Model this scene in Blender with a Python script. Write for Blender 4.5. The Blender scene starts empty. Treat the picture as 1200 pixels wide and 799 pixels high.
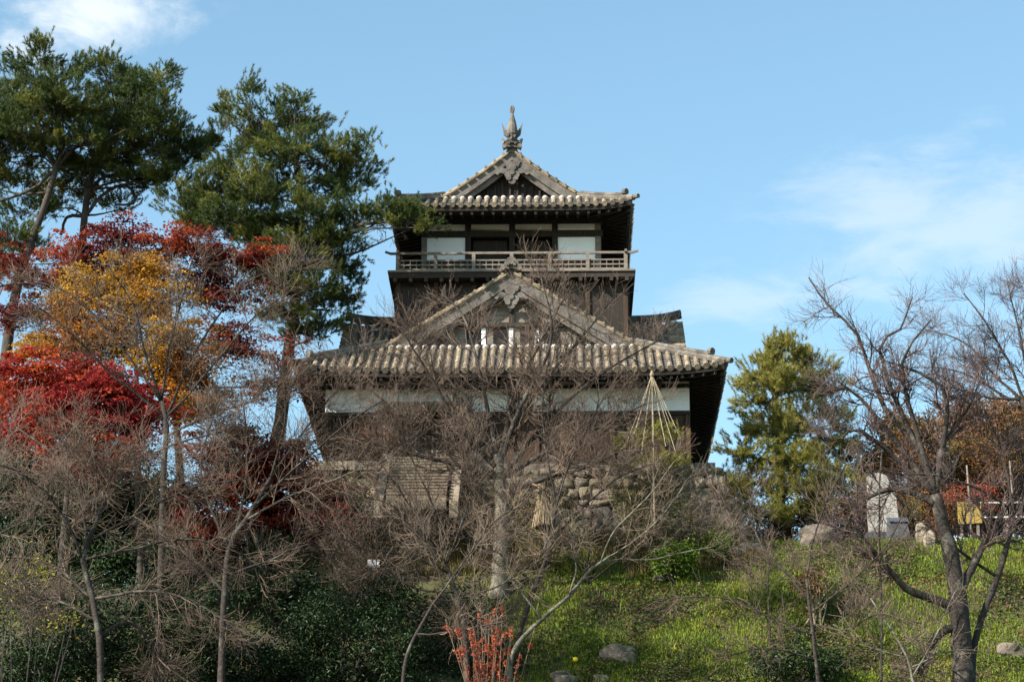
import bpy, math, random
import numpy as np
from mathutils import Vector, noise as mnoise

sc = bpy.context.scene
col = sc.collection
R = math.radians

# ------------------------------------------------------------------ camera
F = 3000.0                       # focal length in pixels of a 1200 wide picture
TH = math.atan(950 / F)          # pitch
PH = math.atan(57 / F * math.cos(TH))
CAM = np.array((1.75, -92.0, -24.6))
cam = bpy.data.cameras.new('camera')
cam.sensor_width = 36.0
cam.lens = 36.0 * F / 1200.0
cam.clip_start = 1.0
cam.clip_end = 20000
camo = bpy.data.objects.new('camera', cam)
col.objects.link(camo)
camo.location = CAM
camo.rotation_euler = (R(90) + TH, 0, PH)
sc.camera = camo

fw = np.array((-math.sin(PH) * math.cos(TH), math.cos(PH) * math.cos(TH), math.sin(TH)))
rt = np.array((math.cos(PH), math.sin(PH), 0.0))
up = np.cross(rt, fw)


def at(px, py, Y):
    """pixel of the 1200x799 photograph -> world point at depth plane y = Y"""
    d = fw + (px - 600) / F * rt + (399.5 - py) / F * up
    return CAM + d * ((Y - CAM[1]) / d[1])


# ------------------------------------------------------------------ light
SUN_AZ = R(56)                   # to the left of the facade's normal
SUN_EL = R(33)
to_sun = Vector((-math.sin(SUN_AZ) * math.cos(SUN_EL), -math.cos(SUN_AZ) * math.cos(SUN_EL), math.sin(SUN_EL)))
sl = bpy.data.lights.new('sun', 'SUN')
sl.energy = 5.0
sl.angle = R(0.5)
sl.color = (1.0, 0.93, 0.83)
so = bpy.data.objects.new('sun', sl)
col.objects.link(so)
so.rotation_euler = to_sun.to_track_quat('Z', 'Y').to_euler()
so.location = (0, 0, 60)

world = bpy.data.worlds.new('World')
sc.world = world
world.use_nodes = True
nt = world.node_tree
nt.nodes.clear()
N = nt.nodes.new
L = nt.links.new
sky = N('ShaderNodeTexSky')
sky.sky_type = 'NISHITA'
sky.sun_disc = False
sky.sun_elevation = SUN_EL
sky.sun_rotation = math.atan2(to_sun.x, to_sun.y)
sky.air_density = 1.0
sky.dust_density = 0.6
sky.ozone_density = 1.2
tc = N('ShaderNodeTexCoord')


def wmath(op, a, b=None, clamp=False):
    n = N('ShaderNodeMath'); n.operation = op; n.use_clamp = clamp
    for i, v in enumerate((a, b)):
        if v is None: continue
        if isinstance(v, (int, float)): n.inputs[i].default_value = v
        else: L(v, n.inputs[i])
    return n.outputs[0]


def cloud(px, py, ax, ay, scale, lo, hi, amount, stretch=(1, 1, 1)):
    d = Vector(tuple(at(px, py, 0) - CAM)).normalized()
    r = Vector(tuple(rt)); u = Vector(tuple(up))
    dr = N('ShaderNodeVectorMath'); dr.operation = 'SUBTRACT'
    L(tc.outputs['Generated'], dr.inputs[0]); dr.inputs[1].default_value = d
    parts = []
    for vec, k in ((r, ax), (u, ay)):
        dp = N('ShaderNodeVectorMath'); dp.operation = 'DOT_PRODUCT'
        L(dr.outputs[0], dp.inputs[0]); dp.inputs[1].default_value = vec
        parts.append(wmath('POWER', wmath('MULTIPLY', dp.outputs['Value'], F / k), 2.0))
    dist = wmath('SQRT', wmath('ADD', parts[0], parts[1]))
    fall = wmath('SUBTRACT', 1.0, dist, True)
    mp = N('ShaderNodeMapping'); mp.inputs['Scale'].default_value = stretch
    L(tc.outputs['Generated'], mp.inputs['Vector'])
    nz = N('ShaderNodeTexNoise'); nz.inputs['Scale'].default_value = scale
    nz.inputs['Detail'].default_value = 9; nz.inputs['Roughness'].default_value = 0.6
    nz.inputs['Distortion'].default_value = 0.3
    L(mp.outputs[0], nz.inputs['Vector'])
    s = wmath('ADD', nz.outputs['Fac'], wmath('MULTIPLY', fall, 0.45))
    mr = N('ShaderNodeMapRange'); mr.interpolation_type = 'SMOOTHSTEP'
    L(s, mr.inputs['Value']); mr.inputs['From Min'].default_value = lo; mr.inputs['From Max'].default_value = hi
    return wmath('MULTIPLY', wmath('MULTIPLY', mr.outputs[0], wmath('MULTIPLY', fall, 3.0, True)), amount)


c1 = cloud(115, 18, 190, 85, 24, 0.60, 0.95, 0.95, (1, 1, 1.6))
c2 = cloud(1130, 260, 330, 150, 22, 0.58, 1.0, 0.42, (1, 1, 3.0))
c3 = cloud(880, 350, 170, 60, 30, 0.62, 1.0, 0.35, (1, 1, 3.0))
cs = wmath('MAXIMUM', wmath('MAXIMUM', c1, c2), c3)
tint = N('ShaderNodeMix'); tint.data_type = 'RGBA'; tint.blend_type = 'MULTIPLY'
tint.inputs['Factor'].default_value = 1.0
L(sky.outputs[0], tint.inputs['A']); tint.inputs['B'].default_value = (0.95, 1.085, 0.98, 1)
mixc = N('ShaderNodeMix'); mixc.data_type = 'RGBA'
L(cs, mixc.inputs['Factor']); L(tint.outputs['Result'], mixc.inputs['A']); mixc.inputs['B'].default_value = (3.9, 4.25, 4.5, 1)
bg = N('ShaderNodeBackground'); bg.inputs['Strength'].default_value = 0.116
L(mixc.outputs['Result'], bg.inputs['Color'])
wo = N('ShaderNodeOutputWorld'); L(bg.outputs[0], wo.inputs['Surface'])

sc.view_settings.view_transform = 'Standard'
sc.view_settings.look = 'None'
sc.view_settings.gamma = 1.0
sc.view_settings.use_curve_mapping = False
sc.view_settings.exposure = 1.12

# ------------------------------------------------------------------ materials
MATS = {}


def mat(name, c1, c2=None, scale=4.0, rough=0.8, bump=0.0, bscale=None, island=None, translucent=0.0,
        stretch=(1, 1, 1), detail=6, lo=0.35, hi=0.65, spec=0.3, c3=None, s3=1.0, lo3=.5, hi3=.62):
    """procedural material: two colours mixed by noise, an optional third patch colour, per-island variation"""
    m = bpy.data.materials.new(name)
    m.use_nodes = True
    t = m.node_tree; t.nodes.clear()
    n = t.nodes.new; l = t.links.new
    tcn = n('ShaderNodeTexCoord')
    mp = n('ShaderNodeMapping'); mp.inputs['Scale'].default_value = stretch
    l(tcn.outputs['Object'], mp.inputs['Vector'])
    nz = n('ShaderNodeTexNoise'); nz.inputs['Scale'].default_value = scale; nz.inputs['Detail'].default_value = detail
    nz.inputs['Roughness'].default_value = 0.6
    l(mp.outputs[0], nz.inputs['Vector'])
    mr = n('ShaderNodeMapRange'); l(nz.outputs['Fac'], mr.inputs['Value'])
    mr.inputs['From Min'].default_value = lo; mr.inputs['From Max'].default_value = hi
    mx = n('ShaderNodeMix'); mx.data_type = 'RGBA'
    l(mr.outputs[0], mx.inputs['Factor'])
    mx.inputs['A'].default_value = (*c1, 1); mx.inputs['B'].default_value = (*(c2 or c1), 1)
    out = mx.outputs['Result']
    if c3:
        nz3 = n('ShaderNodeTexNoise'); nz3.inputs['Scale'].default_value = s3; nz3.inputs['Detail'].default_value = 5
        l(tcn.outputs['Object'], nz3.inputs['Vector'])
        m3 = n('ShaderNodeMapRange'); l(nz3.outputs['Fac'], m3.inputs['Value'])
        m3.inputs['From Min'].default_value = lo3; m3.inputs['From Max'].default_value = hi3
        x3 = n('ShaderNodeMix'); x3.data_type = 'RGBA'
        l(m3.outputs[0], x3.inputs['Factor']); l(out, x3.inputs['A']); x3.inputs['B'].default_value = (*c3, 1)
        out = x3.outputs['Result']
    if island:
        g = n('ShaderNodeNewGeometry')
        r = n('ShaderNodeValToRGB')
        k = len(island)
        while len(r.color_ramp.elements) < k: r.color_ramp.elements.new(0.5)
        for i, c in enumerate(island):
            r.color_ramp.elements[i].position = i / (k - 1); r.color_ramp.elements[i].color = (*c, 1)
        l(g.outputs['Random Per Island'], r.inputs['Fac'])
        xi = n('ShaderNodeMix'); xi.data_type = 'RGBA'; xi.blend_type = 'MULTIPLY'; xi.inputs['Factor'].default_value = 1
        l(out, xi.inputs['A']); l(r.outputs['Color'], xi.inputs['B'])
        out = xi.outputs['Result']
    p = n('ShaderNodeBsdfPrincipled')
    l(out, p.inputs['Base Color']); p.inputs['Roughness'].default_value = rough
    p.inputs['Specular IOR Level'].default_value = spec
    if bump:
        b = n('ShaderNodeBump'); b.inputs['Strength'].default_value = bump; b.inputs['Distance'].default_value = 0.05
        nb = n('ShaderNodeTexNoise'); nb.inputs['Scale'].default_value = bscale or scale * 3; nb.inputs['Detail'].default_value = 6
        l(mp.outputs[0], nb.inputs['Vector']); l(nb.outputs['Fac'], b.inputs['Height']); l(b.outputs[0], p.inputs['Normal'])
    o = n('ShaderNodeOutputMaterial')
    if translucent:
        tr = n('ShaderNodeBsdfTranslucent'); l(out, tr.inputs['Color'])
        ms = n('ShaderNodeMixShader'); ms.inputs[0].default_value = translucent
        l(p.outputs[0], ms.inputs[1]); l(tr.outputs[0], ms.inputs[2]); l(ms.outputs[0], o.inputs['Surface'])
    else:
        l(p.outputs[0], o.inputs['Surface'])
    MATS[name] = m
    return m


W1 = (1, 1, 1)
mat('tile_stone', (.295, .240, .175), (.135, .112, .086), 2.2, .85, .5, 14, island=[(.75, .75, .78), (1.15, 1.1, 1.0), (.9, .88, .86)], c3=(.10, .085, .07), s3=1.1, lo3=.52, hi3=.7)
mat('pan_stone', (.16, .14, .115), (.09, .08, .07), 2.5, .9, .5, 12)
mat('ridge_stone', (.19, .168, .14), (.095, .085, .072), 3.0, .85, .6, 16, c3=(.07, .06, .05), s3=1.6)
mat('mortar', (.60, .57, .52), (.36, .34, .30), 8, .9)
mat('dark_wood', (.040, .030, .024), (.022, .017, .014), 3.0, .8, .4, 10, stretch=(6, 6, .6))
mat('brown_wood', (.07, .041, .026), (.032, .021, .015), 2.0, .8, .4, 10, stretch=(7, 7, .7), island=[(.6, .6, .6), (1.2, 1.1, 1.0), (.85, .85, .85)])
mat('red_wood', (.17, .07, .035), (.09, .045, .028), 2.0, .8, .3, 10, stretch=(7, 7, .7))
mat('grey_wood', (.235, .20, .165), (.13, .11, .092), 2.5, .85, .4, 10, stretch=(1, 6, 6))
mat('barge_wood', (.165, .146, .128), (.085, .075, .066), 2.5, .85, .4, 10, c3=(.08, .07, .06), s3=1.4)
mat('plaster', (.90, .89, .88), (.84, .83, .82), 1.2, .9, .1, 8, c3=(.60, .59, .57), s3=.9, lo3=.58, hi3=.8)
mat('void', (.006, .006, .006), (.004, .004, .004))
mat('base_stone', (.20, .175, .145), (.10, .088, .076), 2.5, .9, .9, 7, island=[(.55, .55, .58), (1.25, 1.12, .95), (.8, .78, .76), (1.0, .92, .8)], c3=(.12, .115, .07), s3=1.3, lo3=.55, hi3=.7)
mat('base_fill', (.035, .03, .024), (.02, .018, .014), 5)
mat('ledge_stone', (.29, .24, .175), (.18, .148, .11), 2.0, .9, .5, 9)
mat('step_stone', (.215, .175, .125), (.125, .103, .078), 2.0, .9, .5, 9)
mat('soil', (.055, .043, .028), (.03, .024, .016), .8, .95, .8, 6, c3=(.06, .062, .022), s3=.35, lo3=.42, hi3=.56)
mat('grass', (.185, .23, .025), (.11, .165, .022), .5, .7, translucent=.3, island=[(.55, .6, .5), (1.1, 1.1, .9), (1.7, 1.5, 1.3)], c3=(.20, .19, .035), s3=.8, lo3=.55, hi3=.7, spec=.2)
mat('dead_leaf', (.15, .085, .045), (.085, .05, .03), 2, .8, island=[(.6, .6, .6), (1.4, 1.2, 1.0), (1, .9, .8)])
mat('dry_weed', (.19, .145, .06), (.11, .10, .035), .9, .8, translucent=.2, island=[(.6, .65, .6), (1.3, 1.15, 1.0)])
mat('green_weed', (.11, .15, .03), (.07, .10, .022), 1.2, .7, translucent=.25, island=[(.6, .6, .6), (1.4, 1.4, 1.2)])
mat('cherry_bark', (.050, .039, .032), (.026, .021, .018), 6, .85, .7, 14, stretch=(1, 1, 3), c3=(.105, .096, .078), s3=2.6, lo3=.54, hi3=.66)
mat('lichen_bark', (.20, .185, .14), (.10, .09, .068), 5, .9, .7, 14, c3=(.06, .05, .042), s3=2.4, lo3=.52, hi3=.64)
mat('cherry_twig', (.135, .096, .072), (.072, .052, .041), 1.2, .75, island=[(.42, .4, .4), (1.35, 1.3, 1.22), (.8, .76, .74)])
mat('purple_twig', (.14, .10, .09), (.08, .058, .053), 1.2, .75, island=[(.6, .58, .58), (1.2, 1.1, 1.1)])
mat('pale_twig', (.19, .145, .108), (.11, .084, .063), 1.2, .75, island=[(.42, .4, .4), (1.3, 1.25, 1.18), (.8, .78, .76)])
mat('pine_bark', (.085, .066, .052), (.035, .028, .024), 3.5, .9, 1.0, 7, stretch=(1, 1, .5))
mat('pine_needle', (.062, .090, .020), (.036, .062, .017), .7, .55, translucent=.2, island=[(.6, .65, .6), (1.4, 1.3, 1.0), (1, 1, 1)], c3=(.16, .165, .03), s3=.6, lo3=.48, hi3=.66)
mat('pale_needle', (.30, .28, .075), (.17, .18, .045), .7, .55, translucent=.25, island=[(.6, .65, .6), (1.4, 1.3, 1.0)], c3=(.27, .24, .07), s3=.6, lo3=.5, hi3=.68)
mat('red_leaf', (.42, .045, .045), (.20, .022, .026), .8, .6, translucent=.4, island=[(.5, .5, .6), (1.4, 1.3, 1.1), (1, 1, 1)], c3=(.45, .11, .02), s3=.45, lo3=.47, hi3=.68)
mat('shaded_dark_red_leaf', (.19, .024, .02), (.10, .015, .015), .6, .6, translucent=.4, island=[(.5, .5, .6), (1.3, 1.2, 1.1)], c3=(.42, .085, .03), s3=.4, lo3=.46, hi3=.6)  # leaf colour darkened as pine shade; orange-red patches painted as sunlit spots
mat('orange_leaf', (.42, .19, .025), (.34, .12, .02), .6, .6, translucent=.4, island=[(.6, .5, .5), (1.25, 1.3, 1.3), (1, 1, 1)], c3=(.46, .27, .03), s3=.5, lo3=.45, hi3=.6)
mat('brown_leaf', (.28, .135, .055), (.18, .11, .045), .6, .7, translucent=.3, island=[(.6, .6, .6), (1.4, 1.3, 1.2)], c3=(.13, .12, .035), s3=.4, lo3=.5, hi3=.65)
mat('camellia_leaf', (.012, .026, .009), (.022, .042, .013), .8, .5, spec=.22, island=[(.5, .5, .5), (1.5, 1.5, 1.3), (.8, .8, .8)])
mat('bright_leaf', (.115, .20, .02), (.15, .23, .03), 2, .5, translucent=.25, island=[(.6, .65, .5), (1.4, 1.3, 1.2)])
mat('yellow_leaf', (.30, .26, .03), (.16, .18, .03), 2, .6, translucent=.3, island=[(.6, .6, .6), (1.4, 1.3, 1.2)])
mat('nandina_leaf', (.46, .10, .035), (.34, .06, .03), 2, .6, translucent=.3, island=[(.55, .6, .6), (1.2, 1.4, 1.5), (1, .9, .9)])
mat('straw', (.34, .27, .18), (.22, .17, .11), 8, .85, island=[(.7, .7, .7), (1.2, 1.2, 1.1)])
mat('rope', (.50, .43, .31), (.36, .30, .20), 8, .9)
mat('white_stone', (.36, .34, .31), (.26, .245, .22), 2.5, .85, .4, 9, c3=(.30, .28, .24), s3=1.6, lo3=.55, hi3=.7)
mat('dark_stone', (.085, .085, .09), (.05, .05, .055), 3, .8, .6, 9)
mat('slate', (.075, .09, .12), (.055, .065, .09), 3, .5)
mat('boulder', (.18, .145, .115), (.09, .075, .062), 2.2, .9, .9, 6, c3=(.08, .09, .04), s3=2.2, lo3=.55, hi3=.68)
mat('yellow_board', (.36, .25, .055), (.26, .18, .045), 3, .7, stretch=(5, 5, .5))
mat('white_rail', (.6, .58, .54), (.42, .40, .37), 4, .6)
mat('white_paint', (.75, .77, .8), (.68, .7, .74), 4, .6)
mat('cloth', (.50, .55, .68), (.35, .40, .55), 5, .8)
mat('yellow_petal', (.8, .62, .02), (.7, .5, .02), 4, .6)

# ------------------------------------------------------------------ mesh helpers


class MB:
    """collects shapes; build() links them as ONE mesh object"""

    def __init__(s):
        s.v = []; s.f = []; s.n = 0

    def add(s, v, f):
        v = np.asarray(v, float).reshape(-1, 3)
        s.v.append(v)
        for a in (f if isinstance(f, list) else [f]):
            s.f.append(np.asarray(a, int) + s.n)
        s.n += len(v)
        return s

    def box(s, c, d, rot=None):
        x, y, z = d[0] / 2, d[1] / 2, d[2] / 2
        v = np.array([(-x, -y, -z), (x, -y, -z), (x, y, -z), (-x, y, -z), (-x, -y, z), (x, -y, z), (x, y, z), (-x, y, z)])
        if rot is not None: v = v @ np.asarray(rot).T
        return s.add(v + np.asarray(c), np.array([(0, 3, 2, 1), (4, 5, 6, 7), (0, 1, 5, 4), (1, 2, 6, 5), (2, 3, 7, 6), (3, 0, 4, 7)]))

    def box2(s, x0, x1, y0, y1, z0, z1):
        return s.box(((x0 + x1) / 2, (y0 + y1) / 2, (z0 + z1) / 2), (x1 - x0, y1 - y0, z1 - z0))

    def bar(s, a, b, w, h, upv=(0, 0, 1)):
        a = np.asarray(a, float); b = np.asarray(b, float)
        d = b - a; l = np.linalg.norm(d); d /= l
        x = np.cross(d, upv); x /= np.linalg.norm(x)
        z = np.cross(x, d)
        return s.box((a + b) / 2, (w, l, h), np.stack([x, d, z], 1))

    def tubes(s, P, Rr, n=5, cap=False):
        """P (M,K,3), Rr (M,K)"""
        P = np.asarray(P, float); Rr = np.asarray(Rr, float)
        if P.ndim == 2: P = P[None]; Rr = Rr[None]
        M, K, _ = P.shape
        T = np.empty_like(P)
        T[:, 1:-1] = P[:, 2:] - P[:, :-2]; T[:, 0] = P[:, 1] - P[:, 0]; T[:, -1] = P[:, -1] - P[:, -2]
        T /= np.linalg.norm(T, axis=2, keepdims=True) + 1e-9
        ch = P[:, -1] - P[:, 0]
        ref = np.zeros((M, 3)); ax = np.argmin(np.abs(ch), axis=1); ref[np.arange(M), ax] = 1
        A = np.cross(T, ref[:, None, :]); A /= np.linalg.norm(A, axis=2, keepdims=True) + 1e-9
        B = np.cross(T, A)
        th = np.arange(n) * 2 * np.pi / n
        V = P[:, :, None, :] + Rr[:, :, None, None] * (A[:, :, None, :] * np.cos(th)[None, None, :, None] + B[:, :, None, :] * np.sin(th)[None, None, :, None])
        idx = np.arange(M * K * n).reshape(M, K, n)
        a = idx[:, :-1]; b = np.roll(a, -1, axis=2); d = idx[:, 1:]; c = np.roll(d, -1, axis=2)
        q = np.stack([a, b, c, d], -1).reshape(-1, 4)
        fs = [q]
        if cap:
            fs += [idx[:, -1, :].reshape(M, n), idx[:, 0, ::-1].reshape(M, n)]
        return s.add(V.reshape(-1, 3), fs)

    def tube(s, pts, r, n=6, cap=True):
        pts = np.asarray(pts, float)
        rr = np.full(len(pts), r) if np.isscalar(r) else np.asarray(r, float)
        return s.tubes(pts[None], rr[None], n, cap)

    def lathe(s, c, prof, n=12, sx=1.0, sy=1.0):
        """prof: (radius, z) from bottom to top"""
        th = np.arange(n) * 2 * np.pi / n
        V = np.array([[(r * math.cos(t) * sx, r * math.sin(t) * sy, z) for t in th] for r, z in prof])
        k = len(prof); idx = np.arange(k * n).reshape(k, n)
        a = idx[:-1]; b = np.roll(a, -1, axis=1); d = idx[1:]; cc = np.roll(d, -1, axis=1)
        return s.add(V.reshape(-1, 3) + np.asarray(c), [np.stack([a, b, cc, d], -1).reshape(-1, 4), idx[-1:], idx[:1, ::-1]])

    def grid(s, G, flip=False):
        """G (a,b,3) sheet"""
        a, b, _ = G.shape
        i = np.arange(a * b).reshape(a, b)
        q = np.stack([i[:-1, :-1], i[1:, :-1], i[1:, 1:], i[:-1, 1:]], -1).reshape(-1, 4)
        return s.add(G.reshape(-1, 3), q[:, ::-1] if flip else q)

    def plate(s, pts, y0, y1):
        """outline in x,z extruded from y0 to y1"""
        k = len(pts)
        v = [(x, y0, z) for x, z in pts] + [(x, y1, z) for x, z in pts]
        sd = np.array([(i, (i + 1) % k, k + (i + 1) % k, k + i) for i in range(k)])
        return s.add(v, [np.arange(k)[None, ::-1], (np.arange(k) + k)[None], sd])

    def rock(s, c, sz, rng, rough=.25, rot=None, base=None):
        v, f = ROCK
        o = rng.random(3) * 50
        nn = np.array([mnoise.noise(Vector(tuple(p * 1.1 + o))) for p in v])
        w = v * (1 + rough * 1.6 * nn)[:, None]
        w = np.sign(w) * np.abs(w) ** .74
        w = w * np.asarray(sz)
        if rot is not None: w = w @ np.asarray(rot).T
        return s.add(w + np.asarray(c), f)

    def build(s, name, m, parent=None, smooth=False, loc=None):
        v = np.concatenate(s.v)
        if parent is not None:
            v = v - np.asarray(WORLD[parent.name])
        elif loc is not None:
            v = v - np.asarray(loc)
        me = bpy.data.meshes.new(name)
        me.vertices.add(len(v)); me.vertices.foreach_set('co', v.astype(np.float32).ravel())
        li = np.concatenate([f.ravel() for f in s.f])
        tot = np.concatenate([np.full(len(f), f.shape[1]) for f in s.f])
        st = np.concatenate([[0], np.cumsum(tot)[:-1]])
        me.loops.add(len(li)); me.loops.foreach_set('vertex_index', li.astype(np.int32))
        me.polygons.add(len(tot)); me.polygons.foreach_set('loop_start', st.astype(np.int32))
        me.polygons.foreach_set('loop_total', tot.astype(np.int32))
        me.polygons.foreach_set('use_smooth', np.full(len(tot), bool(smooth)))
        me.update(calc_edges=True)
        me.materials.append(MATS[m])
        o = bpy.data.objects.new(name, me)
        col.objects.link(o)
        if parent is not None:
            o.parent = parent; WORLD[o.name] = WORLD[parent.name]
        else:
            if loc is not None: o.location = loc
            WORLD[o.name] = tuple(loc) if loc is not None else (0, 0, 0)
        return o


WORLD = {}


def ico(sub):
    t = (1 + 5 ** .5) / 2
    v = [(-1, t, 0), (1, t, 0), (-1, -t, 0), (1, -t, 0), (0, -1, t), (0, 1, t), (0, -1, -t), (0, 1, -t), (t, 0, -1), (t, 0, 1), (-t, 0, -1), (-t, 0, 1)]
    f = [(0, 11, 5), (0, 5, 1), (0, 1, 7), (0, 7, 10), (0, 10, 11), (1, 5, 9), (5, 11, 4), (11, 10, 2), (10, 7, 6), (7, 1, 8), (3, 9, 4), (3, 4, 2), (3, 2, 6), (3, 6, 8), (3, 8, 9), (4, 9, 5), (2, 4, 11), (6, 2, 10), (8, 6, 7), (9, 8, 1)]
    v = [np.array(p) / np.linalg.norm(p) for p in v]
    for _ in range(sub):
        cache = {}; nf = []

        def mid(a, b):
            k = (min(a, b), max(a, b))
            if k not in cache:
                p = v[a] + v[b]; v.append(p / np.linalg.norm(p)); cache[k] = len(v) - 1
            return cache[k]
        for a, b, c in f:
            x, y, z = mid(a, b), mid(b, c), mid(c, a)
            nf += [(a, x, z), (b, y, x), (c, z, y), (x, y, z)]
        f = nf
    return np.array(v), np.array(f)


ROCK = ico(2)


def thing(name, loc, label, cat, group=None):
    o = bpy.data.objects.new(name, None)
    o.empty_display_size = .3
    o.location = loc
    col.objects.link(o)
    WORLD[o.name] = tuple(loc)
    return tag(o, label, cat, group)


def tag(o, label=None, cat=None, group=None, kind=None):
    if label: o['label'] = label
    if cat: o['category'] = cat
    if group: o['group'] = group
    if kind: o['kind'] = kind
    return o


def unit(v):
    return v / (np.linalg.norm(v, axis=-1, keepdims=True) + 1e-9)


# ------------------------------------------------------------------ ground
def ground(x, y):
    x = np.asarray(x, float); y = np.asarray(y, float)
    dx = np.maximum(np.maximum(-9.5 - x, x - 70), 0)
    dy = np.maximum(np.maximum(-1.0 - y, y - 60), 0)
    d = np.sqrt((dx * .8) ** 2 + dy ** 2)
    top = -3.6 + .15 / (1 + np.exp(-(x - 10) * .8))
    z = top - 23.3 * (1 - np.exp(-np.maximum(d, 0) * .86 / 23.3))
    dl = np.sqrt((np.maximum(np.maximum(-48 - x, x - 70), 0) * .8) ** 2 + (np.maximum(np.maximum(-4.0 - y, y - 14), 0)) ** 2)
    zl = -5.6 - 20.6 * (1 - np.exp(-dl * .86 / 20.6))
    z = np.maximum(z, zl)
    w = np.clip(d, 0, 3) / 3 * np.exp(-d / 45)
    z = z + w * (.35 * np.sin(x * .55 + y * .3) * np.cos(y * .6 - x * .2) + .18 * np.sin(x * 1.5 + 2) * np.sin(y * 1.3 + x * .4))
    return z


def axis(a, b, st, far):
    core = np.arange(a, b + st, st)
    g = []; s = st
    p = 0
    while p < far:
        s *= 1.35; p += s; g.append(p)
    g = np.array(g)
    return np.concatenate([a - g[::-1], core, core[-1] + g])


gx = axis(-45, 55, .5, 6000); gy = axis(-45, 12, .5, 6000)
X, Y = np.meshgrid(gx, gy, indexing='ij')
g = MB().grid(np.stack([X, Y, ground(X, Y)], -1)).build('ground', 'soil', smooth=True)
tag(g, kind='structure')

# ------------------------------------------------------------------ stone base of the keep
rng = np.random.default_rng(3)
XB, YF, YBK = 7.75, 1.0, 14.6
base = thing('stone_rampart', (0, YF, -3.6), 'rough fieldstone base wall with a pale stone ledge under the black and white keep', 'stone wall')
mb = MB()
BAT = .24
zb = -5.2


def batter(z): return BAT * (-z) * (1 + .06 * (-z))


for z0, z1 in ((zb, 0),):
    a0, a1 = batter(z0), batter(z1)
    lo = [(-XB - a0 + .25, YF - a0 + .25, z0), (XB + a0 - .25, YF - a0 + .25, z0), (XB + a0 - .25, YBK + a0, z0), (-XB - a0 + .25, YBK + a0, z0)]
    hi = [(-XB + .25, YF + .25, -.02), (XB - .25, YF + .25, -.02), (XB - .25, YBK, -.02), (-XB + .25, YBK, -.02)]
    mb.add(lo + hi, np.array([(0, 1, 5, 4), (1, 2, 6, 5), (2, 3, 7, 6), (3, 0, 4, 7), (4, 5, 6, 7)]))
mb.build('earth_core', 'base_fill', base)
mb = MB()


def stone_face(p0, p1, nrm):
    """stones along a face from p0 to p1 (plan), nrm outward in plan"""
    p0 = np.array(p0, float); p1 = np.array(p1, float); nrm = np.array(nrm, float)
    z = -.30
    while z > -4.9:
        h = rng.uniform(.26, .55)
        b = batter(z - h / 2)
        d = unit(p1 - p0)
        a = p0 + nrm * b - d * b; e = p1 + nrm * b + d * b
        l = np.linalg.norm(e - a); s = rng.uniform(0, .4)
        while s < l:
            w = rng.uniform(.28, .85) * (1.25 if h > .45 else .85)
            c = a + d * min(s + w / 2, l - .1) + nrm * (-.10 + rng.uniform(-.08, .06))
            hh = h * rng.uniform(.85, 1.15)
            ang = rng.uniform(-.25, .25)
            ca, sa = math.cos(ang), math.sin(ang)
            u = np.array((d[0], d[1], 0)); n3 = unit(np.array((nrm[0], nrm[1], .35)))
            t = np.cross(n3, u)
            M = np.stack([u * ca + t * sa, n3, t * ca - u * sa], 1)
            mb.rock((c[0], c[1], z - h / 2 + rng.uniform(-.06, .06)), (w * .555, .30, hh * .585), rng, .34, M)
            s += w
        z -= h * .93


stone_face((-XB, YF), (XB, YF), (0, -1))
stone_face((XB, YF), (XB, YBK), (1, 0))
stone_face((-XB, YBK), (-XB, YF), (-1, 0))
mb.build('fieldstones', 'base_stone', base, smooth=True)
# ledge of cut slabs along the top
for i in range(7):
    x0 = -7.6 + i * .76
    mb = MB().box2(x0 + .008, x0 + .75, YF - .38 + rng.uniform(-.02, .02), YF + .7, -.27, .06 + rng.uniform(-.015, .015))
    mb.build('ledge_slab', 'ledge_stone', base)
for i in range(12):
    x0 = -1.9 + i * .8
    MB().box2(x0 + .01, x0 + .78, YF - .12 + rng.uniform(-.05, .05), YF + .7, -.3 + rng.uniform(-.04, .02), .0).build('ledge_slab', 'base_stone', base)

# stone stair to the entrance
st = thing('stone_staircase', (-3.3, -1, -3.6), 'pale stone steps between sloping side slabs climbing to the keep entrance', 'stairs')
for i in range(13):
    z = .02 - .19 * i
    MB().box2(-4.35, -2.2, YF - .55 - .30 * (i + 1), YF - .5 - .30 * i + .2, z - .55, z).box2(-4.36, -2.19, YF - .575 - .30 * (i + 1), YF - .5 - .30 * i + .2, z - .002, z + .06).build('step', 'step_stone', st)
for x in (-4.62, -1.93):
    mb = MB()
    pr = [(.55, .32), (.95, .32), (.95 - 4.4, -2.5), (.95 - 4.4, -3.1), (.55, -.9)]
    k = len(pr)
    v = [(x - .16, YF - 1.0 + a, z) for a, z in pr] + [(x + .16, YF - 1.0 + a, z) for a, z in pr]
    mb.add(v, [np.arange(k)[None], (np.arange(k) + k)[None, ::-1], np.array([(i, k + i, k + (i + 1) % k, (i + 1) % k) for i in range(k)])])
    mb.build('side_slab', 'ledge_stone', st)

# ------------------------------------------------------------------ the keep
keep = thing('castle_keep', (0, 7.5, 0), 'old black and white timber castle keep with two tiers of stone tiled gable roofs', 'castle')


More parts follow.
